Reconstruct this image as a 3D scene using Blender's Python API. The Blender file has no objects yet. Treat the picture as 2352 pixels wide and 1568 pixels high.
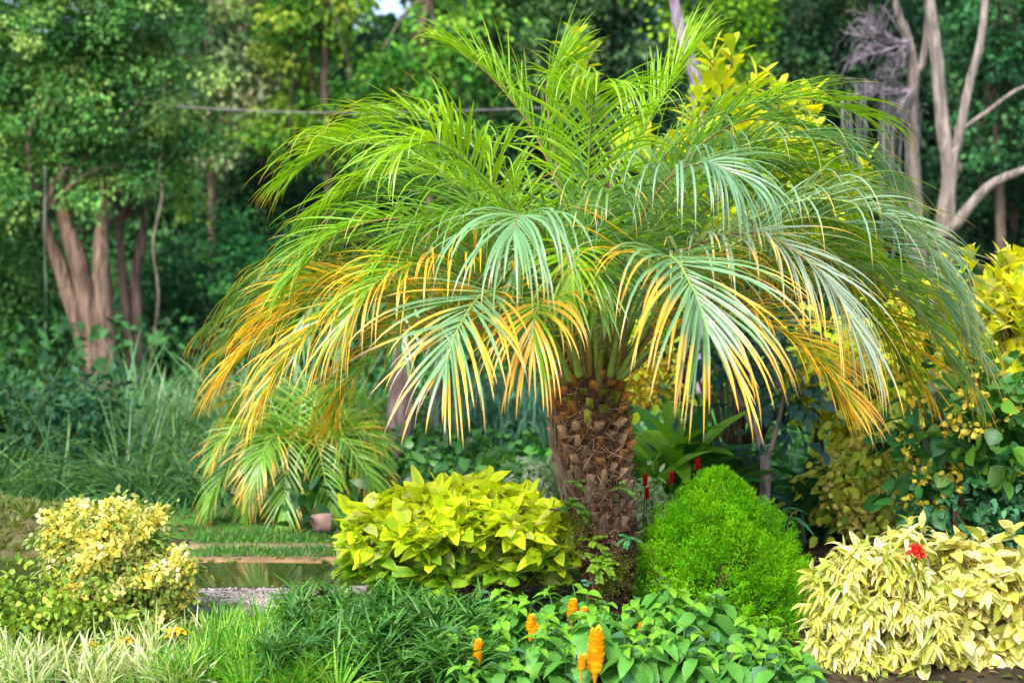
import bpy, math
import numpy as np
from math import radians as R
RNG = np.random.default_rng(7)
S = bpy.context.scene
COL = S.collection

# ------------------------------------------------------------------ camera, world, sun, exposure
F = 3267.0                      # focal length in pixels of a 2352 px wide picture (50 mm lens)
PITCH = math.atan(249.0 / F)
EYE = 1.35
cam_d = bpy.data.cameras.new('camera'); cam = bpy.data.objects.new('camera', cam_d); COL.objects.link(cam)
cam.location = (0, 0, EYE); cam.rotation_euler = (math.pi / 2 - PITCH, 0, 0)
cam_d.sensor_width = 36; cam_d.lens = 50; cam_d.clip_end = 400
cam_d.dof.use_dof = True; cam_d.dof.focus_distance = 4.6; cam_d.dof.aperture_fstop = 2.3
S.camera = cam
SUN_EL, SUN_AZ = 46, 205        # azimuth clockwise from +Y: behind the camera, to the left
W_ = bpy.data.worlds.new('World'); S.world = W_; W_.use_nodes = True
nt = W_.node_tree; bg = nt.nodes['Background']
sky = nt.nodes.new('ShaderNodeTexSky'); sky.sky_type = 'NISHITA'; sky.sun_disc = False
sky.sun_elevation = R(SUN_EL); sky.sun_rotation = R(SUN_AZ); sky.air_density = 1.0; sky.dust_density = 3.0
nt.links.new(sky.outputs[0], bg.inputs[0]); bg.inputs[1].default_value = 0.15
sl = bpy.data.lights.new('sun', 'SUN'); sl.energy = 2.3; sl.angle = R(18); sl.color = (1, .97, .91)
so = bpy.data.objects.new('sun', sl); COL.objects.link(so)
so.rotation_euler = (R(90 - SUN_EL), 0, R(180 - SUN_AZ)); so.location = (-3, -4, 9)
S.view_settings.view_transform = 'Standard'; S.view_settings.look = 'None'
S.view_settings.gamma = 1; S.view_settings.exposure = 1.3
S.render.engine = 'CYCLES'
cy = S.cycles; cy.use_denoising = True; cy.max_bounces = 6; cy.diffuse_bounces = 3; cy.glossy_bounces = 2
cy.transmission_bounces = 3; cy.transparent_max_bounces = 4; cy.sample_clamp_indirect = 4
cy.use_adaptive_sampling = True; cy.adaptive_threshold = 0.02

def P(px, py, Y):               # the place at distance Y seen at a spot of the 2352 px wide picture
    a = (px - 1176) / F; b = (784 - py) / F
    dy = math.cos(PITCH) + b * math.sin(PITCH); dz = -math.sin(PITCH) + b * math.cos(PITCH)
    return np.array([a * Y / dy, Y, EYE + dz * Y / dy])
def SZ(n, Y): return n * Y / F
def hill(x, y):
    y = np.asarray(y, float); x = np.asarray(x, float)
    return np.where(y > 14, (y - 14) * 0.17, 0.0) + np.where(y > 8, 0.05 * np.sin(x * 1.3) * np.sin(y * .9), 0)
def nrm(v): return v / np.maximum(np.linalg.norm(v, axis=-1, keepdims=True), 1e-9)
def rand_dirs(n, rng=RNG): return nrm(rng.normal(size=(n, 3)))

# ------------------------------------------------------------------ materials
def new_mat(name):
    m = bpy.data.materials.new(name); m.use_nodes = True; t = m.node_tree; t.nodes.clear()
    return m, t, t.nodes.new('ShaderNodeOutputMaterial')
def col_chain(t, scale, amount, detail=3, stretch=None):
    """the mesh's own colour broken up by noise"""
    at = t.nodes.new('ShaderNodeAttribute'); at.attribute_name = 'col'
    tc = t.nodes.new('ShaderNodeTexCoord'); nz = t.nodes.new('ShaderNodeTexNoise')
    nz.inputs['Scale'].default_value = scale; nz.inputs['Detail'].default_value = detail
    if stretch:
        mp = t.nodes.new('ShaderNodeMapping'); mp.inputs['Scale'].default_value = stretch
        t.links.new(tc.outputs['Object'], mp.inputs[0]); t.links.new(mp.outputs[0], nz.inputs['Vector'])
    else: t.links.new(tc.outputs['Object'], nz.inputs['Vector'])
    mr = t.nodes.new('ShaderNodeMapRange'); mr.inputs['From Min'].default_value = .25; mr.inputs['From Max'].default_value = .75
    mr.inputs['To Min'].default_value = 1 - amount; mr.inputs['To Max'].default_value = 1 + amount
    t.links.new(nz.outputs[0], mr.inputs[0])
    vm = t.nodes.new('ShaderNodeVectorMath'); vm.operation = 'SCALE'
    t.links.new(at.outputs['Color'], vm.inputs[0]); t.links.new(mr.outputs[0], vm.inputs['Scale'])
    return vm.outputs[0], nz
def leaf_mat(name, rough=.45, trans=.35, spec=.5, scale=30, amount=.2, veins=0, coat=0, tint_=(1.5, 1.35, .55)):
    m, t, out = new_mat(name)
    c, nz = col_chain(t, scale, amount)
    p = t.nodes.new('ShaderNodeBsdfPrincipled'); p.inputs['Roughness'].default_value = rough
    p.inputs['Specular IOR Level'].default_value = spec
    if coat: p.inputs['Coat Weight'].default_value = coat; p.inputs['Coat Roughness'].default_value = .28
    if veins:
        uv = t.nodes.new('ShaderNodeUVMap'); uv.uv_map = 'UVMap'
        sep = t.nodes.new('ShaderNodeSeparateXYZ'); t.links.new(uv.outputs[0], sep.inputs[0])
        ab = t.nodes.new('ShaderNodeMath'); ab.operation = 'ABSOLUTE'; t.links.new(sep.outputs[1], ab.inputs[0])
        m1 = t.nodes.new('ShaderNodeMath'); m1.operation = 'MULTIPLY_ADD'; m1.inputs[1].default_value = -.22
        t.links.new(ab.outputs[0], m1.inputs[0]); t.links.new(sep.outputs[0], m1.inputs[2])
        m2 = t.nodes.new('ShaderNodeMath'); m2.operation = 'MULTIPLY'; m2.inputs[1].default_value = 62
        t.links.new(m1.outputs[0], m2.inputs[0])
        sn = t.nodes.new('ShaderNodeMath'); sn.operation = 'SINE'; t.links.new(m2.outputs[0], sn.inputs[0])
        mr = t.nodes.new('ShaderNodeMapRange'); mr.inputs['From Min'].default_value = .6; mr.inputs['From Max'].default_value = 1
        mr.inputs['To Min'].default_value = 1; mr.inputs['To Max'].default_value = 1 - veins
        t.links.new(sn.outputs[0], mr.inputs[0])
        vm = t.nodes.new('ShaderNodeVectorMath'); vm.operation = 'SCALE'
        t.links.new(c, vm.inputs[0]); t.links.new(mr.outputs[0], vm.inputs['Scale']); c = vm.outputs[0]
        bp = t.nodes.new('ShaderNodeBump'); bp.inputs['Strength'].default_value = .5; bp.inputs['Distance'].default_value = .003
        t.links.new(mr.outputs[0], bp.inputs['Height']); t.links.new(bp.outputs[0], p.inputs['Normal'])
    t.links.new(c, p.inputs['Base Color'])
    tr = t.nodes.new('ShaderNodeBsdfTranslucent')
    tint = t.nodes.new('ShaderNodeVectorMath'); tint.operation = 'MULTIPLY'; tint.inputs[1].default_value = tint_
    t.links.new(c, tint.inputs[0]); t.links.new(tint.outputs[0], tr.inputs[0])
    mx = t.nodes.new('ShaderNodeMixShader'); mx.inputs[0].default_value = trans
    t.links.new(p.outputs[0], mx.inputs[1]); t.links.new(tr.outputs[0], mx.inputs[2]); t.links.new(mx.outputs[0], out.inputs[0])
    return m
def solid_mat(name, rough=.85, scale=20, amount=.4, stretch=None, bump=.6, dist=.02, spec=.3, detail=6):
    m, t, out = new_mat(name)
    c, nz = col_chain(t, scale, amount, detail, stretch)
    p = t.nodes.new('ShaderNodeBsdfPrincipled'); p.inputs['Roughness'].default_value = rough
    p.inputs['Specular IOR Level'].default_value = spec
    bp = t.nodes.new('ShaderNodeBump'); bp.inputs['Strength'].default_value = bump; bp.inputs['Distance'].default_value = dist
    t.links.new(nz.outputs[0], bp.inputs['Height']); t.links.new(bp.outputs[0], p.inputs['Normal'])
    t.links.new(c, p.inputs['Base Color']); t.links.new(p.outputs[0], out.inputs[0])
    return m
M_PALM = leaf_mat('palm_leaflet', .33, .36, .75, 12, .12, coat=.45)
M_LEAF = leaf_mat('leaf', .45, .33, .5, 14, .18)
M_FAR = leaf_mat('distant_leaf', .62, .28, .25, 3, .3, tint_=(1.2, 1.3, .6))
M_BROAD = leaf_mat('broad_leaf', .5, .36, .5, 40, .12, veins=.22)
M_CONIF = leaf_mat('conifer_spray', .6, .35, .25, 8, .25)
M_PETAL = leaf_mat('petal', .5, .35, .3, 60, .12, tint_=(1.1, 1.08, .8))
M_BARK = solid_mat('bark', .9, 9, .8, (3, 3, .5), 1.0, .05, .2, 9)
M_HUSK = solid_mat('palm_husk', .9, 60, .5, (1, 1, .35), .8, .004, .15)
M_STEM = solid_mat('green_stem', .5, 40, .2, None, .2, .003, .4)
M_ROCK = solid_mat('rock', .85, 9, .45, None, .7, .03)
M_SOIL = solid_mat('soil', .95, 4, .6, None, .9, .04, .1, 9)
M_PAVE = solid_mat('paving', .9, 30, .22, None, .4, .006, .2)

M_WATER = solid_mat('water', .06, 14, .25, None, .12, .004, .6, 3)
# ------------------------------------------------------------------ mesh collecting
class MB:
    def __init__(s): s.V = []; s.Q = []; s.T = []; s.C = []; s.U = []; s.n = 0
    def add(s, V, Q=None, T=None, C=None, U=None):
        V = np.asarray(V, float).reshape(-1, 3); n = len(V)
        s.V.append(V)
        if Q is not None and len(Q): s.Q.append(np.asarray(Q).reshape(-1, 4) + s.n)
        if T is not None and len(T): s.T.append(np.asarray(T).reshape(-1, 3) + s.n)
        c = np.empty((n, 3)); c[:] = np.asarray(C if C is not None else (.5, .5, .5)).reshape(-1, 3) if np.ndim(C) > 1 else C
        s.C.append(c); s.U.append(np.zeros((n, 2)) if U is None else np.asarray(U).reshape(-1, 2)); s.n += n
    def build(s, name, mat, parent=None, origin=None, smooth=True):
        V = np.concatenate(s.V); C = np.concatenate(s.C); U = np.concatenate(s.U)
        org = np.zeros(3) if origin is None else np.asarray(origin, float)
        if parent is not None: org = np.array(parent['o_'])
        V = V - org
        Q = np.concatenate(s.Q) if s.Q else np.zeros((0, 4), int); T = np.concatenate(s.T) if s.T else np.zeros((0, 3), int)
        me = bpy.data.meshes.new(name); me.vertices.add(len(V)); me.vertices.foreach_set('co', V.astype('f').ravel())
        li = np.concatenate([Q.ravel(), T.ravel()]).astype('i'); nq, ntr = len(Q), len(T)
        me.loops.add(len(li)); me.loops.foreach_set('vertex_index', li)
        st = np.concatenate([np.arange(nq) * 4, nq * 4 + np.arange(ntr) * 3]).astype('i')
        me.polygons.add(nq + ntr); me.polygons.foreach_set('loop_start', st)
        me.polygons.foreach_set('use_smooth', np.full(nq + ntr, smooth)); 
        a = me.attributes.new('col', 'FLOAT_COLOR', 'POINT')
        a.data.foreach_set('color', np.concatenate([np.clip(C, 0, 1), np.ones((len(C), 1))], 1).astype('f').ravel())
        if U.any():
            ul = me.uv_layers.new(name='UVMap'); ul.data.foreach_set('uv', U[li].astype('f').ravel())
        me.update(calc_edges=True); me.validate()
        me.materials.append(mat)
        o = bpy.data.objects.new(name, me); COL.objects.link(o)
        if parent is not None: o.parent = parent
        else: o.location = org
        o['o_'] = list(org) if parent is None else list(parent['o_'])
        return o
def thing(name, label, cat, loc, group=None):
    o = bpy.data.objects.new(name, None); COL.objects.link(o); o.location = [float(v) for v in loc]; o.empty_display_size = .1
    o['o_'] = [float(v) for v in loc]; o['label'] = label; o['category'] = cat
    if group: o['group'] = group
    return o
def tag(o, label=None, cat=None, group=None, kind=None):
    if label: o['label'] = label
    if cat: o['category'] = cat
    if group: o['group'] = group
    if kind: o['kind'] = kind
    return o

OVAL = (np.array([0, .12, .35, .65, .88, 1]), np.array([.08, .6, 1, .8, .35, .03]))
LANCE = (np.array([0, .2, .5, .8, 1]), np.array([.15, .8, 1, .55, .03]))
STRAP = (np.array([0, .15, .35, .55, .75, .9, 1]), np.array([.6, .9, 1, .95, .75, .42, .05]))
SPOON = (np.array([0, .25, .55, .85, 1]), np.array([.15, .5, 1, .8, .1]))
RHOMB = (np.array([0, .45, 1]), np.array([.03, 1, .03]))

def ribbons(mb, Pp, D, N, L, W, shape, droop=0., fold=0., cA=(.1, .3, .05), cB=None, blend=None, cE=None, flat=False, wave=0.):
    """n leaves: start, direction, normal, length, half width; droop bends them down, fold lifts the edges"""
    us, pr = shape; K = len(us); n = len(Pp)
    if n == 0: return
    Pp = np.asarray(Pp, float); D = nrm(np.asarray(D, float)); N = np.asarray(N, float)
    L = np.broadcast_to(L, n).astype(float)[:, None]; W = np.broadcast_to(W, n).astype(float)[:, None]
    droop = np.broadcast_to(droop, n).astype(float)[:, None]; fold = np.broadcast_to(fold, n).astype(float)[:, None]
    s = nrm(np.cross(D, N)); m = 2 if flat else 3
    V = np.empty((n, K, m, 3)); C = np.empty((n, K, m, 3)); U = np.empty((n, K, m, 2))
    cA = np.broadcast_to(cA, (n, 3)); cB = cA if cB is None else np.broadcast_to(cB, (n, 3))
    p = Pp.copy(); d = D.copy()
    ph = RNG.random((n, 1)) * 6
    for k in range(K):
        if k:
            du = us[k] - us[k - 1]
            d = nrm(d + np.array([0, 0, -1.]) * droop * du); p = p + d * L * du
        nn = np.cross(s, d); w = W * pr[k]
        wv = wave * W * np.sin(us[k] * 14 + ph)
        if blend is None: b = np.full((n, 1), us[k])
        else: b = np.asarray(blend(us[k])).reshape(-1, 1)
        c = cA * (1 - b) + cB * b
        V[:, k, 0] = p - s * w + nn * (w * fold + wv); V[:, k, -1] = p + s * w + nn * (w * fold - wv)
        ce = c if cE is None else np.broadcast_to(cE, (n, 3))
        C[:, k, 0] = ce; C[:, k, -1] = ce
        if not flat: V[:, k, 1] = p; C[:, k, 1] = c; U[:, k, 1] = (us[k], 0)
        U[:, k, 0] = (us[k], -1); U[:, k, -1] = (us[k], 1)
    base = (np.arange(n) * K * m)[:, None, None, None]; kk = (np.arange(K - 1) * m)[None, :, None, None]
    jj = np.arange(m - 1)[None, None, :, None]; q = np.array([0, m, m + 1, 1])[None, None, None, :]
    mb.add(V, (base + kk + jj + q).reshape(-1, 4), None, C.reshape(-1, 3), U)

def smooth_path(pts, n):
    pts = np.asarray(pts, float); k = len(pts)
    if k == 2: t = np.linspace(0, 1, n)[:, None]; return pts[0] * (1 - t) + pts[1] * t
    e = np.concatenate([[2 * pts[0] - pts[1]], pts, [2 * pts[-1] - pts[-2]]])
    tt = np.linspace(0, k - 1 - 1e-6, n); i = tt.astype(int); f = (tt - i)[:, None]
    a, b, c, d = e[i], e[i + 1], e[i + 2], e[i + 3]
    return .5 * ((2 * b) + (-a + c) * f + (2 * a - 5 * b + 4 * c - d) * f ** 2 + (-a + 3 * b - 3 * c + d) * f ** 3)
def tube(mb, pts, rad, col, n=None, sides=8, rough=0., smooth=True, colend=None):
    pts = np.asarray(pts, float); n = n or max(2, (len(pts) - 1) * 4 + 1)
    pa = smooth_path(pts, n) if smooth else pts; n = len(pa)
    r = np.interp(np.linspace(0, 1, n), np.linspace(0, 1, len(np.atleast_1d(rad))), np.atleast_1d(rad))
    T = nrm(np.gradient(pa, axis=0)); ref = np.array([0.31, .95, .05]) if abs(T[0][2]) > .6 else np.array([0.1, .2, .97])
    A = nrm(np.cross(T, ref)); B = np.cross(T, A)
    th = np.linspace(0, 2 * np.pi, sides, endpoint=False)
    rr = r[:, None] * (1 + rough * RNG.normal(size=(n, sides)))
    V = pa[:, None] + (A[:, None] * np.cos(th)[None, :, None] + B[:, None] * np.sin(th)[None, :, None]) * rr[..., None]
    i = np.arange(n - 1)[:, None] * sides; j = np.arange(sides)[None]; j2 = (j + 1) % sides
    Q = np.stack([i + j, i + j2, i + sides + j2, i + sides + j], -1).reshape(-1, 4)
    c = np.broadcast_to(col, (n, 3)) if colend is None else np.asarray(col) * (1 - np.linspace(0, 1, n)[:, None]) + np.asarray(colend) * np.linspace(0, 1, n)[:, None]
    mb.add(V, Q, None, np.repeat(c, sides, 0))
    mb.add(pa[-1:] if False else V[-1], None, [(0, a, a + 1) for a in range(1, sides - 1)], c[-1])
def box(mb, lo, hi, col, jit=0., seg=1):
    """a slab with worn, slightly uneven edges, cut into seg pieces along x"""
    xs = np.linspace(lo[0], hi[0], seg + 1)
    b = min(hi[2] - lo[2], hi[1] - lo[1]) * .18
    ring = [(lo[1], lo[2]), (lo[1], hi[2] - b), (lo[1] + b, hi[2]), (hi[1] - b, hi[2]), (hi[1], hi[2] - b), (hi[1], lo[2])]
    V = np.array([[(x, y, z) for (y, z) in ring] for x in xs]); V[:, 1:5] += RNG.normal(size=V[:, 1:5].shape) * jit
    n = seg + 1; m = 6
    Q = [(i * m + j, i * m + (j + 1) % m, (i + 1) * m + (j + 1) % m, (i + 1) * m + j) for i in range(n - 1) for j in range(m)]
    T = [(0, a + 1, a) for a in range(1, 5)] + [((n - 1) * m, (n - 1) * m + a, (n - 1) * m + a + 1) for a in range(1, 5)]
    mb.add(V, Q, T, col)
def pick(pal, n, rng=RNG, jit=.12):
    pal = np.asarray(pal, float); c = pal[rng.integers(0, len(pal), n)]
    return c * (1 + rng.normal(size=(n, 1)) * jit)

# ------------------------------------------------------------------ leaf clouds
def cloud(mb, lobes, leafL, leafW, pal, young=None, cover=3., clump=.16, shape=RHOMB, droop=.5, fold=.3, flat=False,
          whorl=False, seed=1, per=26, skip=None, up=.5, cmax=60000):
    """a crown: clumps of leaves spread over and inside the lobes, outer clumps paler, as young growth and as light painted into the colour"""
    rng = np.random.default_rng(seed); lobes = np.asarray(lobes, float)
    r = lobes[:, 3:6]; area = (r[:, 0] * r[:, 2] + r[:, 0] * r[:, 1] + r[:, 1] * r[:, 2]) * math.pi / 3 * 2
    nl = int(min(cmax, cover * area.sum() / (leafL * leafW * 1.2) / 1.3)); nc = max(4, nl // per); lone = per > 40
    w = area / area.sum(); li = rng.choice(len(lobes), nc, p=w)
    d = rand_dirs(nc, rng); rad = np.where(rng.random(nc) < .68, rng.uniform(.82, 1.12, nc), rng.uniform(.35, .85, nc))
    if lone: rad = rad * rng.uniform(.85, 1.18, nc)
    # bumps give each lobe an uneven outline
    bump = 1 + .16 * np.sin(d[:, 0] * 5 + li) * np.sin(d[:, 2] * 6 + li * 2)
    cc = lobes[li, :3] + d * lobes[li, 3:6] * (rad * bump)[:, None]
    if skip is not None: k = ~skip(cc); cc, d, rad, li = cc[k], d[k], rad[k], li[k]; nc = len(cc)
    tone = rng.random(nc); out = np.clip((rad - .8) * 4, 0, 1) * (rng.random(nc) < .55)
    i = np.repeat(np.arange(nc), per); n = len(i)
    off = rng.normal(size=(n, 3)) * clump * rng.uniform(.6, 1.3, nc)[i, None] * np.array([1, 1, .75])
    p = cc[i] + off
    dd = nrm(d[i] * .8 + nrm(off) * .9 + rng.normal(size=(n, 3)) * .5 + np.array([0, 0, -.15]))
    nn = nrm(np.array([0, 0, up]) + d[i] * .5 + rng.normal(size=(n, 3)) * .5)
    pal = np.asarray(pal, float)
    t = np.clip(tone[i] + rng.normal(size=n) * .12, 0, .999) * (len(pal) - 1); a = t.astype(int); f = (t - a)[:, None]
    c = pal[a] * (1 - f) + pal[np.minimum(a + 1, len(pal) - 1)] * f
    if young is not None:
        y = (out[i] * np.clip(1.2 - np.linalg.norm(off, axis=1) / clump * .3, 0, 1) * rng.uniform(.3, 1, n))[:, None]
        c = c * (1 - y) + np.asarray(young) * y  # outer clumps lightened: pale new growth, also painted light on the crown
    c = c * (1 + rng.normal(size=(n, 1)) * .12)
    if skip is not None: k = ~skip(p); p, dd, nn, c = p[k], dd[k], nn[k], c[k]; n = len(p)
    ribbons(mb, p, dd, nn, leafL * rng.uniform(.6, 1.25, n), leafW * rng.uniform(.7, 1.2, n), shape, droop, fold, c, flat=flat)
    return cc
def lobes_px(lst, Y, squash=.85, depth=.9):
    return [(*P(x, y, Y + (o[0] if o else 0)), SZ(r, Y), SZ(r, Y) * depth, SZ(r, Y) * squash) for (x, y, r, *o) in lst]

exec_later = []
# ================================================================== SETTING
def build_ground():
    mb = MB(); xs = np.concatenate([np.linspace(-90, -8, 18), np.linspace(-7.5, 7.5, 90), np.linspace(8, 90, 18)])
    ys = np.concatenate([np.linspace(-30, 2, 8), np.linspace(2.3, 12, 70), np.linspace(12.5, 120, 50)])
    X, Yg = np.meshgrid(xs, ys); Z = hill(X, Yg)
    near = (np.abs(X) < 8) & (Yg < 13) & (Yg > 2)
    Z = Z + near * .012 * RNG.normal(size=Z.shape)
    V = np.stack([X, Yg, Z], -1).reshape(-1, 3); nx = len(xs)
    i = np.arange(len(ys) - 1)[:, None] * nx; j = np.arange(nx - 1)[None]
    Q = np.stack([i + j, i + j + 1, i + j + 1 + nx, i + j + nx], -1).reshape(-1, 4)
    c = np.array([.05, .04, .025]) * (1 + .3 * RNG.normal(size=(len(V), 1)))
    g = (V[:, 1] > 13)[:, None]; c = np.where(g, np.array([.03, .045, .015]), c)
    mb.add(V, Q, None, np.clip(c, .008, 1))
    tag(mb.build('ground', M_SOIL), kind='structure')
    # a paved path in front of the bed, and the pale gravel behind the grass
    mb = MB(); box(mb, (-6, 2.2, -.05), (6, 4.0, .02), (.2, .17, .15), .001, 60)
    tag(mb.build('path', M_PAVE), kind='structure')
    # still dark water of the little pool, its pale gravel margin nearer the camera
    def patch(name, mat, cx, cyy, rx, ry, z, col, sd):
        mb = MB(); n = 60; th = np.linspace(0, 2 * np.pi, n, endpoint=False); wb = 1 if name == 'water' else 3.2; rr = 1 + wb * (.05 * np.sin(th * 3 + sd) + .03 * np.sin(th * 7 + sd) + .02 * np.sin(th * 13))
        e = .55; ring = np.stack([cx + rx * rr * np.sign(np.cos(th)) * np.abs(np.cos(th)) ** e, cyy + ry * rr * np.sign(np.sin(th)) * np.abs(np.sin(th)) ** e, np.full(n, z)], -1)
        V = np.concatenate([[[cx, cyy, z]], ring, ring + np.array([0, 0, -.03])])
        mb.add(V, [(1 + a, 1 + n + a, 1 + n + (a + 1) % n, 1 + (a + 1) % n) for a in range(n)], [(0, 1 + a, 1 + (a + 1) % n) for a in range(n)], col)
        return tag(mb.build(name, mat, smooth=False), kind='structure')
    patch('gravel', M_PAVE, -.92, 5.09, .58, .17, .03, (.3, .27, .26), 0)
    mb = MB(); n = 1500; p = np.stack([RNG.normal(-.92, .3, n), RNG.normal(5.09, .09, n), np.full(n, .034)], -1)
    for k in range(3):
        a = RNG.random(n) * 6; ribbons(mb, p + RNG.normal(size=(n, 3)) * .001, np.stack([np.cos(a), np.sin(a), .35 * np.ones(n)], -1), np.tile([0, 0, 1.], (n, 1)), RNG.uniform(.006, .018, n), RNG.uniform(.004, .009, n), OVAL, 3, -.4, pick([(.34, .3, .28), (.22, .2, .2), (.42, .38, .36), (.2, .15, .12)], n))
    tag(mb.build('pebbles', M_ROCK), 'small pale pebbles scattered on the gravel beside the pool', 'gravel', kind='stuff')
    patch('water', M_WATER, -2.0, 5.42, 1.62, .22, .034, (.03, .045, .012), 2)
    # lawn sheet behind
    mb = MB(); box(mb, (-4.2, 5.62, -.03), (-.75, 7.6, .012), (.05, .13, .02), .002, 30); tag(mb.build('lawn', M_SOIL), kind='structure')
build_ground()

def grass_blades(mb, x0, x1, y0, y1, n, h, w, pal, lean=.35, droop=1.2, zf=None, tip=None, shape=STRAP, seed=3, clumps=0):
    rng = np.random.default_rng(seed)
    if clumps:
        cx = rng.uniform(x0, x1, clumps); cyy = rng.uniform(y0, y1, clumps); k = rng.integers(0, clumps, n)
        a = rng.uniform(0, 2 * np.pi, n); r = h * .12 * np.sqrt(rng.random(n)); x = cx[k] + r * np.cos(a); y = cyy[k] + r * np.sin(a)
        out = np.stack([np.cos(a), np.sin(a), np.zeros(n)], -1)
        hh = h * rng.uniform(.75, 1.15, clumps)[k] * rng.uniform(.55, 1.15, n)
    else:
        x = rng.uniform(x0, x1, n); y = rng.uniform(y0, y1, n); a = rng.uniform(0, 2 * np.pi, n)
        out = np.stack([np.cos(a), np.sin(a), np.zeros(n)], -1); hh = h * rng.uniform(.5, 1.2, n)
    z = np.zeros(n) if zf is None else zf(x, y)
    D = nrm(out * (lean * rng.uniform(.2, 1.6, n))[:, None] + np.array([0, 0, 1]))
    N = nrm(-out + rng.normal(size=(n, 3)) * .5 + np.array([0, 0, .3]))
    c = pick(pal, n, rng, .15)
    ribbons(mb, np.stack([x, y, z], -1), D, N, hh, w * rng.uniform(.6, 1.3, n), shape, droop * rng.uniform(.3, 1.6, n), .35, c,
            None if tip is None else np.asarray(tip), (lambda u: np.full(n, u ** 2)) if tip is not None else None)

def build_lawn_edges():
    names = [('lowest mossy brown stone edging of the lawn steps, nearest the gravel', 5.62, 1315, 1288, -.2, (.26, .16, .08)),
             ('middle brown stone edging of the lawn steps, level with the pink rock', 5.95, 1281, 1256, -.2, (.2, .16, .07)),
             ('highest greenish stone edging of the lawn steps, shortest of the three', 6.42, 1237, 1212, -1.45, (.16, .15, .06))]
    for lab, Y, yb, yt, x1, c in names:
        zt = P(600, yt, Y)[2]; mb = MB()
        xl = P(430, 1300, Y)[0] - (.0 if Y < 6.3 else -.05)
        xr = P(800 if Y < 6.3 else 590, 1300, Y)[0]
        box(mb, (xl - 1.2 * (Y < 6.3) * 0, Y, -.04), (xr, Y + .1, zt), c, .0016, 90)
        tag(mb.build('stone_edging', M_ROCK), lab, 'garden edging', 'brown stone edgings of the lawn steps')
        # turf behind each edging
        z2 = max(.02, zt - .012)
        mb = MB(); box(mb, (xl, Y + .103, -.03), (xr, Y + .31, z2 - .01), (.04, .16, .02), .001, 30)
        g = mb; tag(g.build('turf_bank', M_SOIL), kind='structure')
        mb = MB(); grass_blades(mb, xl, xr, Y + .1, Y + .31, 2600, .045, .0018, [(.05, .24, .03), (.1, .3, .03), (.04, .16, .03), (.16, .2, .05)], .6, 1.0,
                                lambda x, y, z2=z2: np.full(len(x), z2 - .015), None, STRAP, int(Y * 10))
        tag(mb.build('short_grass', M_LEAF), 'strip of short bright green lawn grass behind ' + lab.split(' stone')[0] + ' edging', 'grass', kind='stuff')
    mb = MB(); 
    for Y, yt, n in [(5.62, 1288, 1500), (5.95, 1256, 1100), (6.42, 1212, 900)]:
        zt = P(600, yt, Y)[2]; grass_blades(mb, P(430,1300,Y)[0], P(800 if Y < 6.3 else 590,1300,Y)[0], Y - .01, Y + .11, n, .022, .0022, [(.14, .2, .03), (.22, .24, .05), (.1, .22, .03)], .9, 1.2, lambda x, y, zt=zt: np.full(len(x), zt - .01), seed=int(Y * 7), clumps=26)
    xl = P(-260, 1300, 6.0)[0]; xr = P(150, 1300, 6.0)[0]
    grass_blades(mb, xl, xr, 5.76, 6.4, 7500, .06, .0024, [(.14, .2, .03), (.22, .24, .05), (.1, .22, .03), (.24, .18, .06)], .7, 1.2, lambda x, y: .15 * np.sqrt(np.clip(1 - ((x - (xl + xr) / 2) / ((xr - xl) / 2 + .02)) ** 2, 0, 1)) ** .7 * np.sin(np.clip((y - 5.77) / .76, 0, 1) * np.pi) ** .6 , seed=78, clumps=260)
    tag(mb.build('bank_grass', M_LEAF), 'mossy turf creeping over the brown stone edgings and the low bank', 'moss', kind='stuff')
    # low mound of brown earth stones on the left
    mb = MB(); xl = P(-260, 1300, 6.0)[0]; xr = P(150, 1300, 6.0)[0]
    n = 40; xs = np.linspace(xl, xr, n); pts = []
    for t in np.linspace(0, np.pi, 12):
        k = np.sqrt(np.clip(1 - ((xs - (xl + xr) / 2) / ((xr - xl) / 2 + .02)) ** 2, 0, 1)) ** .7
        pts.append(np.stack([xs, 6.15 - .38 * np.cos(t) * np.ones(n), .17 * k * np.sin(t) * (1 + .05 * np.sin(xs * 9)) - .01], -1))
    V = np.array(pts) + RNG.normal(size=(12, n, 3)) * .004
    i = np.arange(11)[:, None] * n; j = np.arange(n - 1)[None]
    mb.add(V.reshape(-1, 3), np.stack([i + j, i + j + 1, i + j + 1 + n, i + j + n], -1).reshape(-1, 4), None, (.09, .085, .03))
    tag(mb.build('boulder', M_ROCK), 'long low olive brown boulder behind the yellow flowered shrub at the left edge', 'rock')
build_lawn_edges()

def rock(name, px, py, Y, rx, ry, rz, col, lab, seed, group=None):
    rng = np.random.default_rng(seed); c = P(px, py, Y); n1, n2 = 22, 14
    th = np.linspace(0, 2 * np.pi, n1, endpoint=False); ph = np.linspace(0.02, np.pi - .02, n2)
    T, Ph = np.meshgrid(th, ph); d = np.stack([np.cos(T) * np.sin(Ph), np.sin(T) * np.sin(Ph), np.cos(Ph)], -1)
    pl = nrm(rng.normal(size=(9, 3))); h = rng.uniform(.5, .85, 9)
    r = np.min(np.stack([np.where(d @ p > .05, hh / np.maximum(d @ p, .05), 9) for p, hh in zip(pl, h)] + [np.ones(d.shape[:2])]), 0)
    V = d * r[..., None] * np.array([rx, ry, rz]) + np.array([c[0], Y, rz * .55])
    i = np.arange(n2 - 1)[:, None] * n1; j = np.arange(n1)[None]; j2 = (j + 1) % n1
    mb = MB(); mb.add(V.reshape(-1, 3), np.stack([i + j, i + n1 + j, i + n1 + j2, i + j2], -1).reshape(-1, 4), None, col)
    o = mb.build(name, M_ROCK, smooth=True); return tag(o, lab, 'rock', group)
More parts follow.
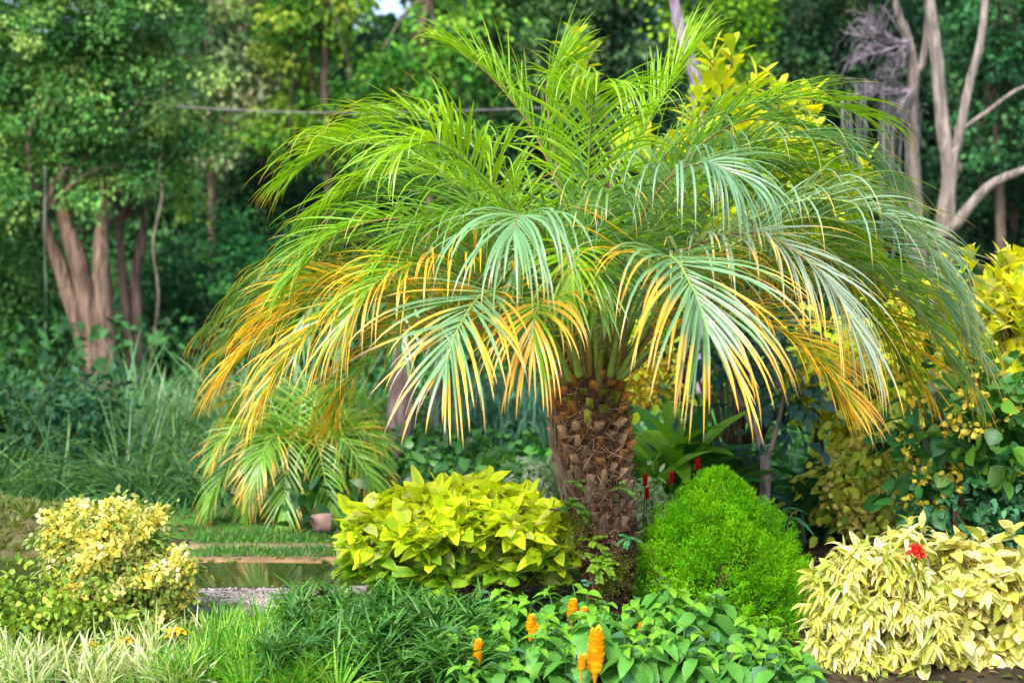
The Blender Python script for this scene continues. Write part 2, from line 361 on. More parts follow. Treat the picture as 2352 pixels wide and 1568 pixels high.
rock('rock', 742, 1236, 6.2, .068, .06, .062, (.27, .17, .15), 'pinkish rounded rock on the lawn left of the lime green shrub', 3).location.z += .035
rock('rock', 552, 1178, 7.0, .055, .05, .03, (.22, .17, .12), 'small flat brown rock beneath the young yellow green palm', 5).location.z += .05

# ================================================================== THE PALM
def frond(parent, pts, nl=46, Lm=.36, wd=.008, green=(.14, .3, .03), tipc=None, yellow=0., dry=0., droop=1.6, vee=.35, seed=0,
          start=.17, sub=True, rk=1., origin_name='frond', mat=None, rc=(.2, .3, .05)):
    rng = np.random.default_rng(seed); pa = smooth_path(pts, 60); T = nrm(np.gradient(pa, axis=0))
    arc = np.linalg.norm(np.diff(pa, axis=0), axis=1).sum()
    u = np.sort(np.clip(np.repeat(np.linspace(start, .995, nl), 2) + rng.normal(size=nl * 2) * .004, start, .998)); n = len(u)
    side = np.tile([1., -1.], nl); x = u * 59
    p = np.stack([np.interp(x, np.arange(60), pa[:, k]) for k in range(3)], -1)
    t = nrm(np.stack([np.interp(x, np.arange(60), T[:, k]) for k in range(3)], -1))
    # the frond's own upper side: taken from the way the stalk leaves the trunk, turned with the stalk
    hz = pa[-1] - pa[0]; hz[2] = 0; lat = nrm(np.cross(hz, [0, 0, 1.]) + rng.normal(size=3) * .05)
    s = nrm(lat - t * (t @ lat)[:, None]); up = np.cross(s, t); up = up * np.sign(up[:, 2:3] + 1e-6 + .4)
    f = (u - start) / (1 - start)
    phi = np.interp(f, [0, .3, .7, 1], [1.2, .92, .66, .2]) + rng.normal(size=n) * .08
    v = vee + rng.normal(size=n) * .14
    D = t * np.cos(phi)[:, None] + np.sin(phi)[:, None] * (s * (side * np.cos(v))[:, None] + up * np.sin(v)[:, None])
    L = Lm * np.interp(f, [0, .08, .3, .6, .85, 1], [.35, .72, 1, 1, .85, .62]) * rng.uniform(.75, 1.18, n)
    N = nrm(up + rng.normal(size=(n, 3)) * .18 + s * (side * -.35)[:, None])
    dr = droop * .6 * rng.uniform(.3, 1.6, n) * np.interp(f, [0, 1], [.8, 1.15])
    g = np.asarray(green) * (1 + rng.normal(size=(n, 1)) * .1)
    K = 10; us = np.linspace(0, 1, K); pr = np.array([.35, .75, .95, 1, 1, .92, .8, .6, .36, .04])
    y0 = np.clip(1 - yellow * rng.uniform(.3, 1.4, n), .0, 1.2); d0 = np.where(rng.random(n) < dry, rng.uniform(.5, .9, n), 2)
    if dry == 0: d0[:] = np.where(rng.random(n) < .3, rng.uniform(.82, .97, n), 2)
    YEL = np.array([.86, .5, .04]) if tipc is None else np.asarray(tipc); TAN = np.array([.5, .36, .24])
    yc = YEL * rng.uniform(.8, 1.1, (n, 1)) * np.stack([np.ones(n), rng.uniform(.85, 1.2, n), np.ones(n)], -1)
    C = np.empty((n, K, 3))
    for k, uu in enumerate(us):
        b = np.clip((uu - y0) / .22 + (.5 if yellow > 0 else 0), 0, 1)[:, None]; q = (uu > d0)[:, None]
        C[:, k] = np.where(q, TAN, g * (1 - b) + yc * b)
    mb = MB(); V = np.empty((n, K, 3, 3)); q = p.copy(); d = D.copy(); sd = nrm(np.cross(D, N)); kink = rng.random(n) < .1
    for k in range(K):
        if k:
            ex = np.where(kink & (us[k] > .55), 5, 0) * .35
            d = nrm(d + np.array([0, 0, -1.]) * ((dr * (.25 + 2.6 * us[k] ** 2.2) + ex) / (K - 1))[:, None]); q = q + d * (L / (K - 1))[:, None]
        nn = np.cross(sd, d); w = wd * pr[k] * rng.uniform(.9, 1.1, n); w = np.where(us[k] > d0, w * .35, w)[:, None]
        V[:, k, 0] = q - sd * w + nn * w * .5; V[:, k, 1] = q; V[:, k, 2] = q + sd * w + nn * w * .5
    base = (np.arange(n) * K * 3)[:, None, None, None]; kk = (np.arange(K - 1) * 3)[None, :, None, None]; jj = np.arange(2)[None, None, :, None]
    mb.add(V, (base + kk + jj + np.array([0, 3, 4, 1])[None, None, None]).reshape(-1, 4), None, np.repeat(C[:, :, None], 3, 2).reshape(-1, 3))
    fr = mb.build(origin_name, mat or M_PALM, parent)
    m2 = MB(); tube(m2, pa, np.interp(np.linspace(0, 1, 60), [0, .06, .2, .6, 1], [.016, .010, .0065, .0042, .0015]) * rk, rc, 60, 6, 0, False)
    # spines on the bare stalk
    if rk >= 1:
        ks = rng.integers(3, 12, 16); sp = pa[ks]; dd = nrm(lat[None] * rng.choice([-1, 1], (16, 1)) + T[ks] * .9 + rng.normal(size=(16, 3)) * .2)
        ribbons(m2, sp, dd, np.cross(dd, T[ks]), rng.uniform(.02, .06, 16), .0016, (np.array([0, 1.]), np.array([1, .05])), 0, .3, (.45, .42, .12))
    r = m2.build('rachis', M_STEM, parent); r.parent = fr
    return fr

palm_base = P(1398, 1440, 4.87); palm_base[2] = 0
palm = thing('date_palm', 'large central date palm with arching green and orange-tipped fronds on a stubby trunk', 'palm tree', palm_base)
YG, MG, BG = (.27, .5, .01), (.19, .42, .02), (.19, .36, .2)
SIL = (.19, .38, .17)
FR = [  # points, kwargs
 ([(1335,860,4.82),(1300,690,4.72),(1250,540,4.5),(1195,495,4.22),(1180,530,4.08)], dict(nl=34, Lm=.4, green=SIL, droop=3.0, yellow=.05, vee=.2, wd=.0085)),
 ([(1310,870,4.80),(1250,740,4.65),(1130,670,4.4),(1060,740,4.2),(1025,830,4.1)], dict(nl=34, Lm=.37, green=SIL, yellow=.6, dry=.6, droop=1.2, vee=.15, wd=.009)),
 ([(1400,860,4.8),(1440,690,4.6),(1530,590,4.32),(1590,660,4.12),(1625,760,4.02)], dict(nl=44, Lm=.42, green=SIL, yellow=.47, droop=1.5, vee=.18, wd=.009)),
 ([(1410,860,4.85),(1480,640,4.75),(1700,535,4.55),(1870,610,4.4),(1970,760,4.3)], dict(nl=50, Lm=.40, green=(.36,.47,.38), yellow=.33, droop=2.6, tipc=(.9,.62,.12), vee=.1, wd=.009)),
 ([(1420,860,4.9),(1570,640,4.85),(1850,500,4.8),(2080,590,4.75),(2210,760,4.7)], dict(nl=56, Lm=.38, green=BG, yellow=.12, droop=1.2, vee=.5)),
 ([(1400,850,4.9),(1480,560,4.9),(1680,350,4.85),(1880,320,4.8),(2030,390,4.75)], dict(nl=50, Lm=.36, green=(.13,.28,.12), yellow=.1, droop=2.6, vee=.3)),
 ([(1390,850,4.85),(1430,600,4.72),(1520,430,4.5),(1610,375,4.38),(1690,400,4.3)], dict(nl=44, Lm=.36, green=BG, droop=3.6, vee=.2)),
 ([(1380,850,4.95),(1420,520,5.0),(1590,300,5.08),(1800,225,5.1),(1980,260,5.1)], dict(nl=50, Lm=.32, green=YG, yellow=.12, droop=1.2)),
 ([(1360,850,4.9),(1350,600,4.9),(1352,380,4.82),(1362,240,4.7),(1378,195,4.56)], dict(nl=50, Lm=.36, green=YG, droop=2.2, vee=.3)),
 ([(1345,850,4.92),(1320,560,4.95),(1240,330,5.0),(1140,190,5.0),(1060,125,5.0)], dict(nl=48, Lm=.3, green=YG, yellow=.1, droop=.8, vee=.45)),
 ([(1330,850,4.85),(1230,560,4.75),(1110,410,4.6),(1010,330,4.48),(950,335,4.4)], dict(nl=48, Lm=.35, green=YG, droop=2.0, vee=.4)),
 ([(1320,850,4.95),(1180,570,5.0),(980,370,5.0),(800,330,5.0),(700,380,5.0)], dict(nl=54, Lm=.34, green=YG, yellow=.1, droop=1.4, vee=.35)),
 ([(1320,850,4.9),(1170,640,4.85),(960,510,4.8),(790,530,4.75),(690,620,4.7)], dict(nl=52, Lm=.36, green=MG, yellow=.1, droop=2.0)),
 ([(1310,860,4.85),(1190,690,4.75),(1020,605,4.6),(880,640,4.45),(800,740,4.35)], dict(nl=46, Lm=.36, green=MG, yellow=.6, droop=2.2, vee=.35)),
 ([(1300,870,4.9),(1100,720,4.9),(850,640,4.87),(660,720,4.83),(540,840,4.8)], dict(nl=56, Lm=.34, green=(.16,.3,.02), yellow=.78, dry=.06, droop=1.2, tipc=(.88,.5,.02))),
 ([(1300,870,4.85),(1080,740,4.78),(860,690,4.65),(720,760,4.5),(640,860,4.4)], dict(nl=54, Lm=.34, green=(.16,.3,.02), yellow=.7, dry=.1, droop=1.6, tipc=(.88,.52,.03))),
 ([(1300,870,4.95),(1150,780,5.1),(970,750,5.25),(840,830,5.35),(780,920,5.4)], dict(nl=46, Lm=.34, green=MG, yellow=.8, droop=1.8)),
 ([(1420,870,4.85),(1560,750,4.75),(1720,730,4.6),(1850,800,4.5),(1930,900,4.42)], dict(nl=50, Lm=.3, green=(.16,.3,.02), yellow=.85, dry=.1, droop=1.2, tipc=(.88,.5,.02))),
 ([(1420,870,4.95),(1620,730,5.1),(1850,660,5.3),(2010,740,5.38),(2090,860,5.4)], dict(nl=50, Lm=.36, green=MG, yellow=.7, droop=1.6, tipc=(.75,.4,.03))),
 ([(1410,850,4.95),(1540,560,5.1),(1760,400,5.25),(1950,400,5.35),(2080,500,5.4)], dict(nl=50, Lm=.34, green=MG, yellow=.15, droop=2.0)),
 ([(1340,850,5.0),(1250,540,5.15),(1080,330,5.3),(920,270,5.4),(800,300,5.45)], dict(nl=50, Lm=.3, green=YG, yellow=.15, droop=1.2, vee=.5)),
 ([(1345,850,4.95),(1310,560,4.97),(1270,330,5.0),(1255,210,5.0),(1275,140,5.02)], dict(nl=46, Lm=.28, green=YG, droop=.8, vee=.7)),
 ([(1375,850,4.95),(1400,520,4.97),(1470,320,5.0),(1530,210,5.0),(1570,150,4.98)], dict(nl=48, Lm=.34, green=YG, droop=1.1, vee=.4)),
 ([(1420,860,4.85),(1600,590,4.72),(1850,460,4.6),(2060,510,4.5),(2180,640,4.42)], dict(nl=56, Lm=.38, green=(.26,.42,.25), yellow=.12, droop=2.0)),
 ([(1420,860,4.9),(1590,680,4.95),(1850,590,5.0),(2070,680,5.0),(2200,850,5.0)], dict(nl=54, Lm=.38, green=(.2,.36,.14), yellow=.25, droop=1.8)),
 ([(1330,860,4.75),(1300,740,4.6),(1250,690,4.4),(1230,720,4.25),(1225,780,4.2)], dict(nl=26, Lm=.28, green=MG, yellow=.9, droop=2.6, vee=.1)),
 ([(1375,860,4.8),(1360,720,4.7),(1330,600,4.6),(1380,470,4.5),(1400,440,4.35)], dict(nl=36, Lm=.32, green=(.12,.27,.06), yellow=.12, droop=2.6)),
 ([(1300,865,4.9),(1120,800,4.9),(940,700,4.9),(740,650,4.9),(610,720,4.9)], dict(nl=50, Lm=.32, green=MG, yellow=.6, droop=1.6, tipc=(.88,.52,.03))),
 ([(1345,850,4.85),(1280,620,4.8),(1130,500,4.75),(980,520,4.65),(880,600,4.6)], dict(nl=46, Lm=.36, green=MG, droop=2.2)),
 ([(1330,850,4.95),(1250,600,5.0),(1080,430,5.0),(900,400,5.0),(770,460,5.0)], dict(nl=50, Lm=.36, green=YG, droop=1.8)),
 ([(1385,850,4.9),(1440,560,4.9),(1560,380,4.95),(1700,280,5.0),(1850,290,5.0)], dict(nl=48, Lm=.36, green=(.13,.32,.04), droop=1.8)),
]
for k, (pts, kw) in enumerate(FR):
    kw['nl'] = int(kw['nl'] * 1.16); kw['Lm'] *= 1.08; kw['wd'] = kw.get('wd', .008) * .58
    if k % 3 == 0: kw['rc'] = (.22, .16, .05)
    frond(palm, [P(*q) for q in pts], seed=100 + k, **kw)
rg = np.random.default_rng(11)
top = P(1362, 860, 4.87)
for k in range(22):              # fronds of the far side and the heart of the crown
    a = rg.uniform(.05, .95) * math.pi if k < 19 else rg.uniform(.98, 2.02) * math.pi
    el = rg.uniform(.25, 1.0) if k < 19 else rg.uniform(.9, 1.25); Lf = rg.uniform(1.0, 1.35) * (1 if k < 19 else .5)
    h = np.array([math.cos(a), math.sin(a), 0]); o = top + h * .05
    e = lambda r, z: o + h * r * Lf + np.array([0, 0, z * Lf])
    sn, cs = math.sin(el), math.cos(el)
    pts = [o, e(.25 * cs + .02, .35 * sn + .12), e(.55 * cs + .05, .62 * sn + .14), e(.85 * cs + .1, .72 * sn + .05), e(1.05 * cs + .15, .68 * sn - .12)]
    frond(palm, pts, nl=46, wd=.005, Lm=.34 if k < 19 else .24, green=[YG, MG, (.12, .28, .06)][k % 3], yellow=max(0, .6 - el), droop=rg.uniform(1.2, 2.4), seed=300 + k)

def palm_trunk():
    rng = np.random.default_rng(5); mb = MB()
    ys = np.array([1470, 1430, 1390, 1340, 1290, 1230, 1150, 1060, 980, 930, 890, 855, 830])
    cx = np.array([1402, 1401, 1400, 1398, 1395, 1390, 1378, 1366, 1356, 1355, 1356, 1358, 1360])
    hw = np.array([38, 34, 40, 52, 62, 69, 77, 86, 92, 89, 74, 60, 44])
    zz = np.array([P(c, y, 4.87)[2] for c, y in zip(cx, ys)]); xx = np.array([P(c, y, 4.87)[0] for c, y in zip(cx, ys)])
    hw = SZ(hw, 4.87) - .012
    n = 90; sd = 48; z = np.linspace(zz[0], zz[-1], n); th = np.linspace(0, 2 * np.pi, sd, endpoint=False)
    X = np.interp(z, zz, xx); Rr = np.interp(z, zz, hw)
    r = Rr[:, None] * (1 + .05 * rng.normal(size=(n, sd)))
    V = np.stack([X[:, None] + r * np.cos(th), 4.87 + r * np.sin(th), np.repeat(z[:, None], sd, 1)], -1)
    i = np.arange(n - 1)[:, None] * sd; j = np.arange(sd)[None]; j2 = (j + 1) % sd
    dark = np.array([.055, .03, .018]); c = dark * rng.uniform(.5, 1.8, (n * sd, 1))
    mb.add(V, np.stack([i + j, i + j2, i + sd + j2, i + sd + j], -1).reshape(-1, 4), None, c)
    # cut leaf bases in crossing spirals
    dz = .0285; rows = int((zz[-1] - .1) / dz)
    for k in range(rows):
        zc = .2 + k * dz
        if zc > zz[-1] - .05: break
        Rk = np.interp(zc, zz, hw); xk = np.interp(zc, zz, xx); m = 9
        for a in range(m):
            t = 2 * math.pi * (a + (k % 2) * .5 + k * .035) / m + rng.normal() * .06
            if (zc < .3 and rng.random() < .6) or rng.random() < .06: continue
            f = zc / zz[-1]; w = .0165 * rng.uniform(.75, 1.25) * (1 + .15 * (f < .5)); h = .036 * rng.uniform(.7, 1.4) * (1 + .5 * (f < .55)); pr = rng.uniform(.012, .026)
            o = np.array([math.cos(t), math.sin(t), 0]); s = np.array([-math.sin(t), math.cos(t), 0]); u = np.array([0, 0, 1.])
            s = nrm(s + u * rng.normal() * .18); c0 = np.array([xk, 4.87, zc + rng.normal() * .004]) + o * (Rk - .012)
            top_ = u * h; tw = rng.uniform(.55, .85)
            q = [c0 - s * w, c0 + s * w, c0 + s * w * 1.05 + o * .012, c0 + o * .018, c0 - s * w * 1.05 + o * .012,
                 c0 - s * w * tw + top_ + o * pr * .45, c0 + s * w * tw + top_ + o * pr * .45, c0 + s * w * tw + top_ * .95 + o * (pr + .012),
                 c0 + top_ * rng.uniform(.85, 1.05) + o * (pr + .02), c0 - s * w * tw + top_ * .95 + o * (pr + .012)]
            q = np.array(q) + rng.normal(size=(10, 3)) * .0024
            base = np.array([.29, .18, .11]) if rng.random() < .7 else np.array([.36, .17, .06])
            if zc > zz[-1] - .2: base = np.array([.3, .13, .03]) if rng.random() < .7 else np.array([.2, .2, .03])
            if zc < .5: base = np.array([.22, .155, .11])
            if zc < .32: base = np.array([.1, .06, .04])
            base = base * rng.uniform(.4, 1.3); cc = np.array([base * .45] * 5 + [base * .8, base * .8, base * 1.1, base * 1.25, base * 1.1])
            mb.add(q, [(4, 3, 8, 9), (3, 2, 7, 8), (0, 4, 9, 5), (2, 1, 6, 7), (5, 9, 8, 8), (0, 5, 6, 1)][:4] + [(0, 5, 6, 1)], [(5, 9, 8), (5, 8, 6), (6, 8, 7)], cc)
    tr = mb.build('trunk', M_HUSK, palm, smooth=False)
    # fibre matted between the leaf bases
    mb = MB(); n = 3600; t = rng.uniform(0, 2 * np.pi, n); zc = rng.uniform(.06, zz[-1] + .03, n)
    Rk = np.interp(zc, zz, hw) + rng.uniform(-.004, .014, n); xk = np.interp(zc, zz, xx)
    o = np.stack([np.cos(t), np.sin(t), np.zeros(n)], -1); s = np.stack([-np.sin(t), np.cos(t), np.zeros(n)], -1)
    p = np.stack([xk, np.full(n, 4.87), zc], -1) + o * Rk[:, None]
    D = nrm(s * rng.normal(size=(n, 1)) + np.array([0, 0, 1.]) * rng.normal(size=(n, 1)) * .9 + o * rng.uniform(0, .55, (n, 1)))
    c = pick([(.2, .11, .06), (.3, .19, .12), (.1, .05, .03), (.4, .28, .19)], n, rng, .2)
    ribbons(mb, p, D, o, rng.uniform(.02, .07, n), rng.uniform(.0005, .0013, n), (np.array([0, .5, 1]), np.array([1, .8, .2])), rng.uniform(-.5, 2, n), 0, c, flat=True)
    # shaggy bark tatters near the foot
    n = 1700; t = rng.uniform(0, 2 * np.pi, n); zc = .02 + .42 * rng.random(n) ** 1.4 ; Rk = np.interp(zc, zz, hw); xk = np.interp(zc, zz, xx)
    o = np.stack([np.cos(t), np.sin(t), np.zeros(n)], -1); p = np.stack([xk, np.full(n, 4.87), zc], -1) + o * Rk[:, None]
    D = nrm(o * rng.uniform(.2, .9, (n, 1)) + rng.normal(size=(n, 3)) * .5); c = pick([(.06, .03, .022), (.12, .05, .035), (.16, .07, .04), (.035, .022, .015)], n, rng, .25)
    ribbons(mb, p, D, o + rng.normal(size=(n, 3)) * .3, rng.uniform(.015, .04, n), rng.uniform(.003, .009, n), LANCE, rng.uniform(0, 2, n), .3, c)
    # a hank of grey fibre hanging down the left side
    for q in range(34):
        a = P(1268 + rng.normal() * 5, 950 + rng.normal() * 22, 4.84 - abs(rng.normal()) * .03); b = P(1278 + rng.normal() * 5, 1050, 4.80); d_ = P(1300 + rng.normal() * 8, 1130 + rng.normal() * 22, 4.80)
        tube(mb, [a, b, d_], [.0013, .0009], np.array([.17, .12, .09]) * rng.uniform(.5, 1.2), 7, 3)
    mb.build('fibre', M_HUSK, palm, smooth=False)
    # broken dead stalk on the left
    mb = MB(); tube(mb, [P(1320, 1168, 4.82), P(1290, 1170, 4.76), P(1262, 1169, 4.74)], [.006, .0045, .004], (.1, .08, .07), 9, 6, .1); mb.build('dead_stalk', M_HUSK, palm)
    # sheathing bases of the living fronds
    mb = MB()
    for q in range(26):
        a = q * 2.4; rr = .028 + .0021 * q; o = np.array([math.cos(a), math.sin(a), 0]); b = P(1358, 862, 4.87) * np.array([1, 1, 0]) + np.array([0, 0, P(0, 868, 4.87)[2] - .0018 * q])
        green = (.13, .17, .03) if q % 3 else (.24, .15, .04)
        tube(mb, [b + o * (rr - .01) - np.array([0, 0, .04]), b + o * (rr + .012) + np.array([0, 0, .05]), b + o * (rr + .05) + np.array([0, 0, .15])], [.021, .014, .009], (.16, .08, .03), 9, 7, .05, True, green)
    mb.build('leaf_sheath', M_STEM, palm)
palm_trunk()

# small plants living on the trunk
def trunk_fern(px, py, n, size, col, lab, seed, name='trunk_fern'):
    rng = np.random.default_rng(seed); c = P(px, py, 4.87 - .115); mb = MB()
    t = rng.uniform(-1.3, 1.3, n); D = nrm(np.stack([np.sin(t), -np.cos(t) * .7, rng.uniform(-.5, .9, n)], -1))
    for q in range(n):
        m = 7; uu = np.linspace(.15, 1, m); st = c + rng.normal(size=3) * size * .12; pp = st + D[q] * uu[:, None] * size + np.array([0, 0, -.3]) * (uu[:, None] ** 2) * size
        tube(mb, [st, pp[3], pp[-1]], [.0012, .0006], (.1, .1, .02), 7, 4)
        lat = nrm(np.cross(D[q], [0, 0, 1.]) + 1e-3)
        for sg in (-1, 1):
            ribbons(mb, pp, np.tile(lat * sg, (m, 1)) + D[q] * .5 + rng.normal(size=(m, 3)) * .2, np.tile([0, -.6, .7], (m, 1)), size * .3, size * .12, OVAL, .5, .2, np.asarray(col) * rng.uniform(.7, 1.2, (m, 1)))
    tag(mb.build(name, M_LEAF, origin=c), lab, 'fern', 'little ferns growing on the palm trunk')
trunk_fern(1378, 1292, 13, .062, (.2, .38, .03), 'largest bright green fern low on the palm trunk above its foot', 41)
trunk_fern(1362, 1246, 8, .045, (.22, .38, .03), 'small yellow green fern on the trunk just above the largest fern', 42)
trunk_fern(1318, 1160, 9, .05, (.1, .24, .03), 'dark green fern on the left side of the trunk beside the broken stalk', 43)
trunk_fern(1442, 1232, 4, .042, (.08, .33, .12), 'blue green fern on the right edge of the trunk', 44)
trunk_fern(1343, 1338, 4, .034, (.12, .33, .2), 'tiny grey green fern near the foot of the trunk on the left', 45)
trunk_fern(1322, 1110, 5, .035, (.14, .32, .04), 'little fern highest up on the left of the trunk', 46)
trunk_fern(1430, 1120, 5, .04, (.16, .34, .06), 'little fern on the upper right of the trunk', 47)
def moss():
    rng = np.random.default_rng(9); mb = MB(); n = 3200; cs = np.array([P(1400, 1330, 4.75), P(1330, 1200, 4.755), P(1425, 1300, 4.765), P(1345, 1390, 4.78), P(1318, 1245, 4.77)])
    p = cs[rng.choice(5, n, p=[.4, .2, .15, .15, .1])] + rng.normal(size=(n, 3)) * np.array([.024, .01, .028]); D = nrm(rng.normal(size=(n, 3)) + np.array([0, -1.2, .5]))
    ribbons(mb, p, D, rng.normal(size=(n, 3)), rng.uniform(.006, .014, n), .0018, RHOMB, .5, .2, pick([(.16, .2, .01), (.1, .14, .01)], n, rng, .2), flat=True)
    tag(mb.build('moss', M_LEAF), 'olive moss cushions on the foot and left side of the palm trunk', 'moss', kind='stuff')
moss()

# ================================================================== SHRUBS AND FLOWERS NEARBY
def shrub_stems(parent, base, targets, col=(.12, .08, .04), r=.008):
    mb = MB()
    for t in targets:
        t = np.asarray(t[:3]); mid = (base + t) / 2 + RNG.normal(size=3) * .03
        tube(mb, [base + RNG.normal(size=3) * [.03, .03, 0], mid, t], [r, r * .7, r * .3], col, 9, 6, .05)
    mb.build('stem', M_BARK, parent)

def broad_shrub():
    """lime green shrub of broad toothed leaves"""
    base = P(1050, 1420, 4.95); base[2] = 0
    o = thing('lime_shrub', 'lime green shrub of broad yellow-edged leaves left of the palm trunk', 'shrub', base)
    rng = np.random.default_rng(21)
    L = lobes_px([(960,1215,70),(1080,1200,70),(1190,1210,72),(1270,1260,58),(840,1330,50),(900,1290,85),(1000,1240,105),(1110,1230,110),(1220,1250,100),(870,1230,65),(1180,1340,80),(1030,1350,75),(930,1370,60),(1275,1320,50)], 4.95, .95, .95)
    L = np.array(L); mb = MB(); nt_ = 470
    li = rng.choice(len(L), nt_, p=(L[:, 3] ** 2) / (L[:, 3] ** 2).sum()); d = rand_dirs(nt_, rng); d[:, 2] = np.where(d[:, 2] < -.3, -d[:, 2], d[:, 2])
    c = L[li, :3] + d * L[li, 3:6] * rng.uniform(.7, 1.12, (nt_, 1))
    keep = c[:, 2] > .05; c = c[keep]; d = d[keep]; nt_ = len(c)
    for wh in range(6):                                   # six leaves round each shoot tip
        a = rng.uniform(0, 2 * np.pi, nt_); h = np.stack([np.cos(a), np.sin(a), np.zeros(nt_)], -1)
        D = nrm(h * 1.0 + d * .6 + rng.normal(size=(nt_, 3)) * .35 + np.array([0, -.1, .05 + .12 * wh])); N = nrm(np.array([0, -.15, 1.]) + rng.normal(size=(nt_, 3)) * .45)
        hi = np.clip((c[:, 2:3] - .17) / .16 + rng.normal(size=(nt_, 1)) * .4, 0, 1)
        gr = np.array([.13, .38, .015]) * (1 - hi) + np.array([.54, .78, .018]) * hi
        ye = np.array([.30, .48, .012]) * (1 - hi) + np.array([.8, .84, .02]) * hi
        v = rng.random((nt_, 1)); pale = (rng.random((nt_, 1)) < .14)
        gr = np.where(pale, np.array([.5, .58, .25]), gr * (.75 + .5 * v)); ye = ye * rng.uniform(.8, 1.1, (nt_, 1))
        ribbons(mb, c + rng.normal(size=(nt_, 3)) * .012, D, N, rng.uniform(.04, .12, nt_), rng.uniform(.016, .033, nt_), OVAL, rng.uniform(-.1, 1.1, nt_), .25, gr, gr * .9 + ye * .1, None, ye, wave=.12)
    mb.build('foliage', M_BROAD, o); shrub_stems(o, base, [(*q[:2], q[2] * .9) for q in L])
broad_shrub()

def lollipop(px, Y, ztop, spikes=(), seed=0, label='', flower=False, n=5, big=1.):
    rng = np.random.default_rng(seed); x = (px - 1176) * Y / F; base = np.array([x, Y, 0.])
    o = thing('candle_plant', label, 'flowering plant', base, 'candle plants at the foot of the palm')
    mb = MB(); sm = MB(); tops = []
    for s in range(n):
        a = rng.uniform(0, 6.28); r = 0 if (s == 0) else rng.uniform(.04, .11)
        tp = np.array([x + r * math.cos(a), Y + r * math.sin(a), ztop * (1 if s == 0 else rng.uniform(.72, 1.0))]); tops.append(tp)
        b = base + (tp - base) * np.array([.3, .3, 0]); tube(sm, [b, (b + tp) / 2 + rng.normal(size=3) * .01, tp], [.0035, .0025], (.06, .14, .03), 9, 5)
        nodes = max(3, int(ztop / .035)); az = rng.uniform(0, 3.14)
        for k in range(nodes):
            f = 1 - k / nodes * .85; pt = b + (tp - b) * f; az += 1.57 + rng.normal() * .2
            sz = 1.15 * (.05 + .075 * min(1, k / 2.2)) * rng.uniform(.85, 1.15) * big
            for q in (0, math.pi):
                h = np.array([math.cos(az + q), math.sin(az + q), .75 if k == 0 else .25 - .1 * k * .3])
                g = np.array([.17, .42, .03]) if k < 1 else np.array([.08, .26, .035]) * (1.25 if k < 2 else 1)
                if rng.random() < .15: g = np.array([.07, .2, .09])
                g = g * rng.uniform(.8, 1.2)
                ribbons(mb, [pt], [h], [np.array([0, -.1, 1]) + rng.normal(size=3) * .3], sz, sz * .25, OVAL, 1.2 + rng.random(), .22, g, g * 1.1, None, g * 1.05, wave=.05)
    mb.build('foliage', M_BROAD, o); sm.build('stem', M_STEM, o)
    for (sx, y0, y1, w) in spikes:
        A = P(sx, y1, Y); B = P(sx + 4, y0, Y); A[1] = B[1] = Y - .09; w = w * 1.3; ax = B - A; h = np.linalg.norm(ax)
        fb = MB(); tube(fb, [A - np.array([0, 0, .03]), A, A + ax * .3, A + ax * .75, B], [.002, w * .5, w * .65, w * .5, w * .1], (.8, .36, .01), 17, 8, .1)
        m = 80; f = np.repeat(np.linspace(0, .97, m // 2), 2); k = np.arange(m); az = k * 2.4
        out = np.stack([np.cos(az), np.sin(az), np.zeros(m)], -1); rr = 1.35 * w * np.interp(f, [0, .25, .75, 1], [.8, 1, .75, .25])
        pp = A + ax * f[:, None] + out * (rr * .45)[:, None]
        cc = pick([(.95, .52, .01), (.95, .62, .02), (.88, .4, .01)], m, rng, .08)
        ribbons(fb, pp, out * .85 + nrm(ax), out, np.clip(h * .22, .014, .026) * rng.uniform(.85, 1.2, m), rr * .8, SPOON, -.3, -.3, cc, cc * 1.1)
        fb.build('flower_spike', M_PETAL, o)
lol = [
 (1365, 4.15, .22, [(1362, 1432, 1528, .015)], 'candle plant with the tallest thick golden spike, in front of the trunk foot'),
 (1098, 4.2, .16, [(1096, 1455, 1510, .0095)], 'leftmost flowering candle plant, one slim orange spike'),
 (1222, 4.4, .19, [(1216, 1400, 1432, .009), (1224, 1420, 1456, .012)], 'candle plant with a stacked orange spike under the lime shrub'),
 (1318, 4.55, .21, [(1310, 1364, 1410, .011), (1334, 1384, 1408, .009)], 'candle plant bearing two spikes side by side, left of the trunk foot'),
 (1466, 4.4, .2, [(1466, 1418, 1448, .01), (1456, 1456, 1482, .006)], 'candle plant with a short yellow spike right of the trunk foot'),
 (1300, 4.1, .13, [(1331, 1488, 1520, .006)], 'candle plant with a tiny yellow bud beside the tallest spike')]
for k, (px, Y, zt, sp, lab) in enumerate(lol): lollipop(px, Y, zt, sp, 60 + k, lab)
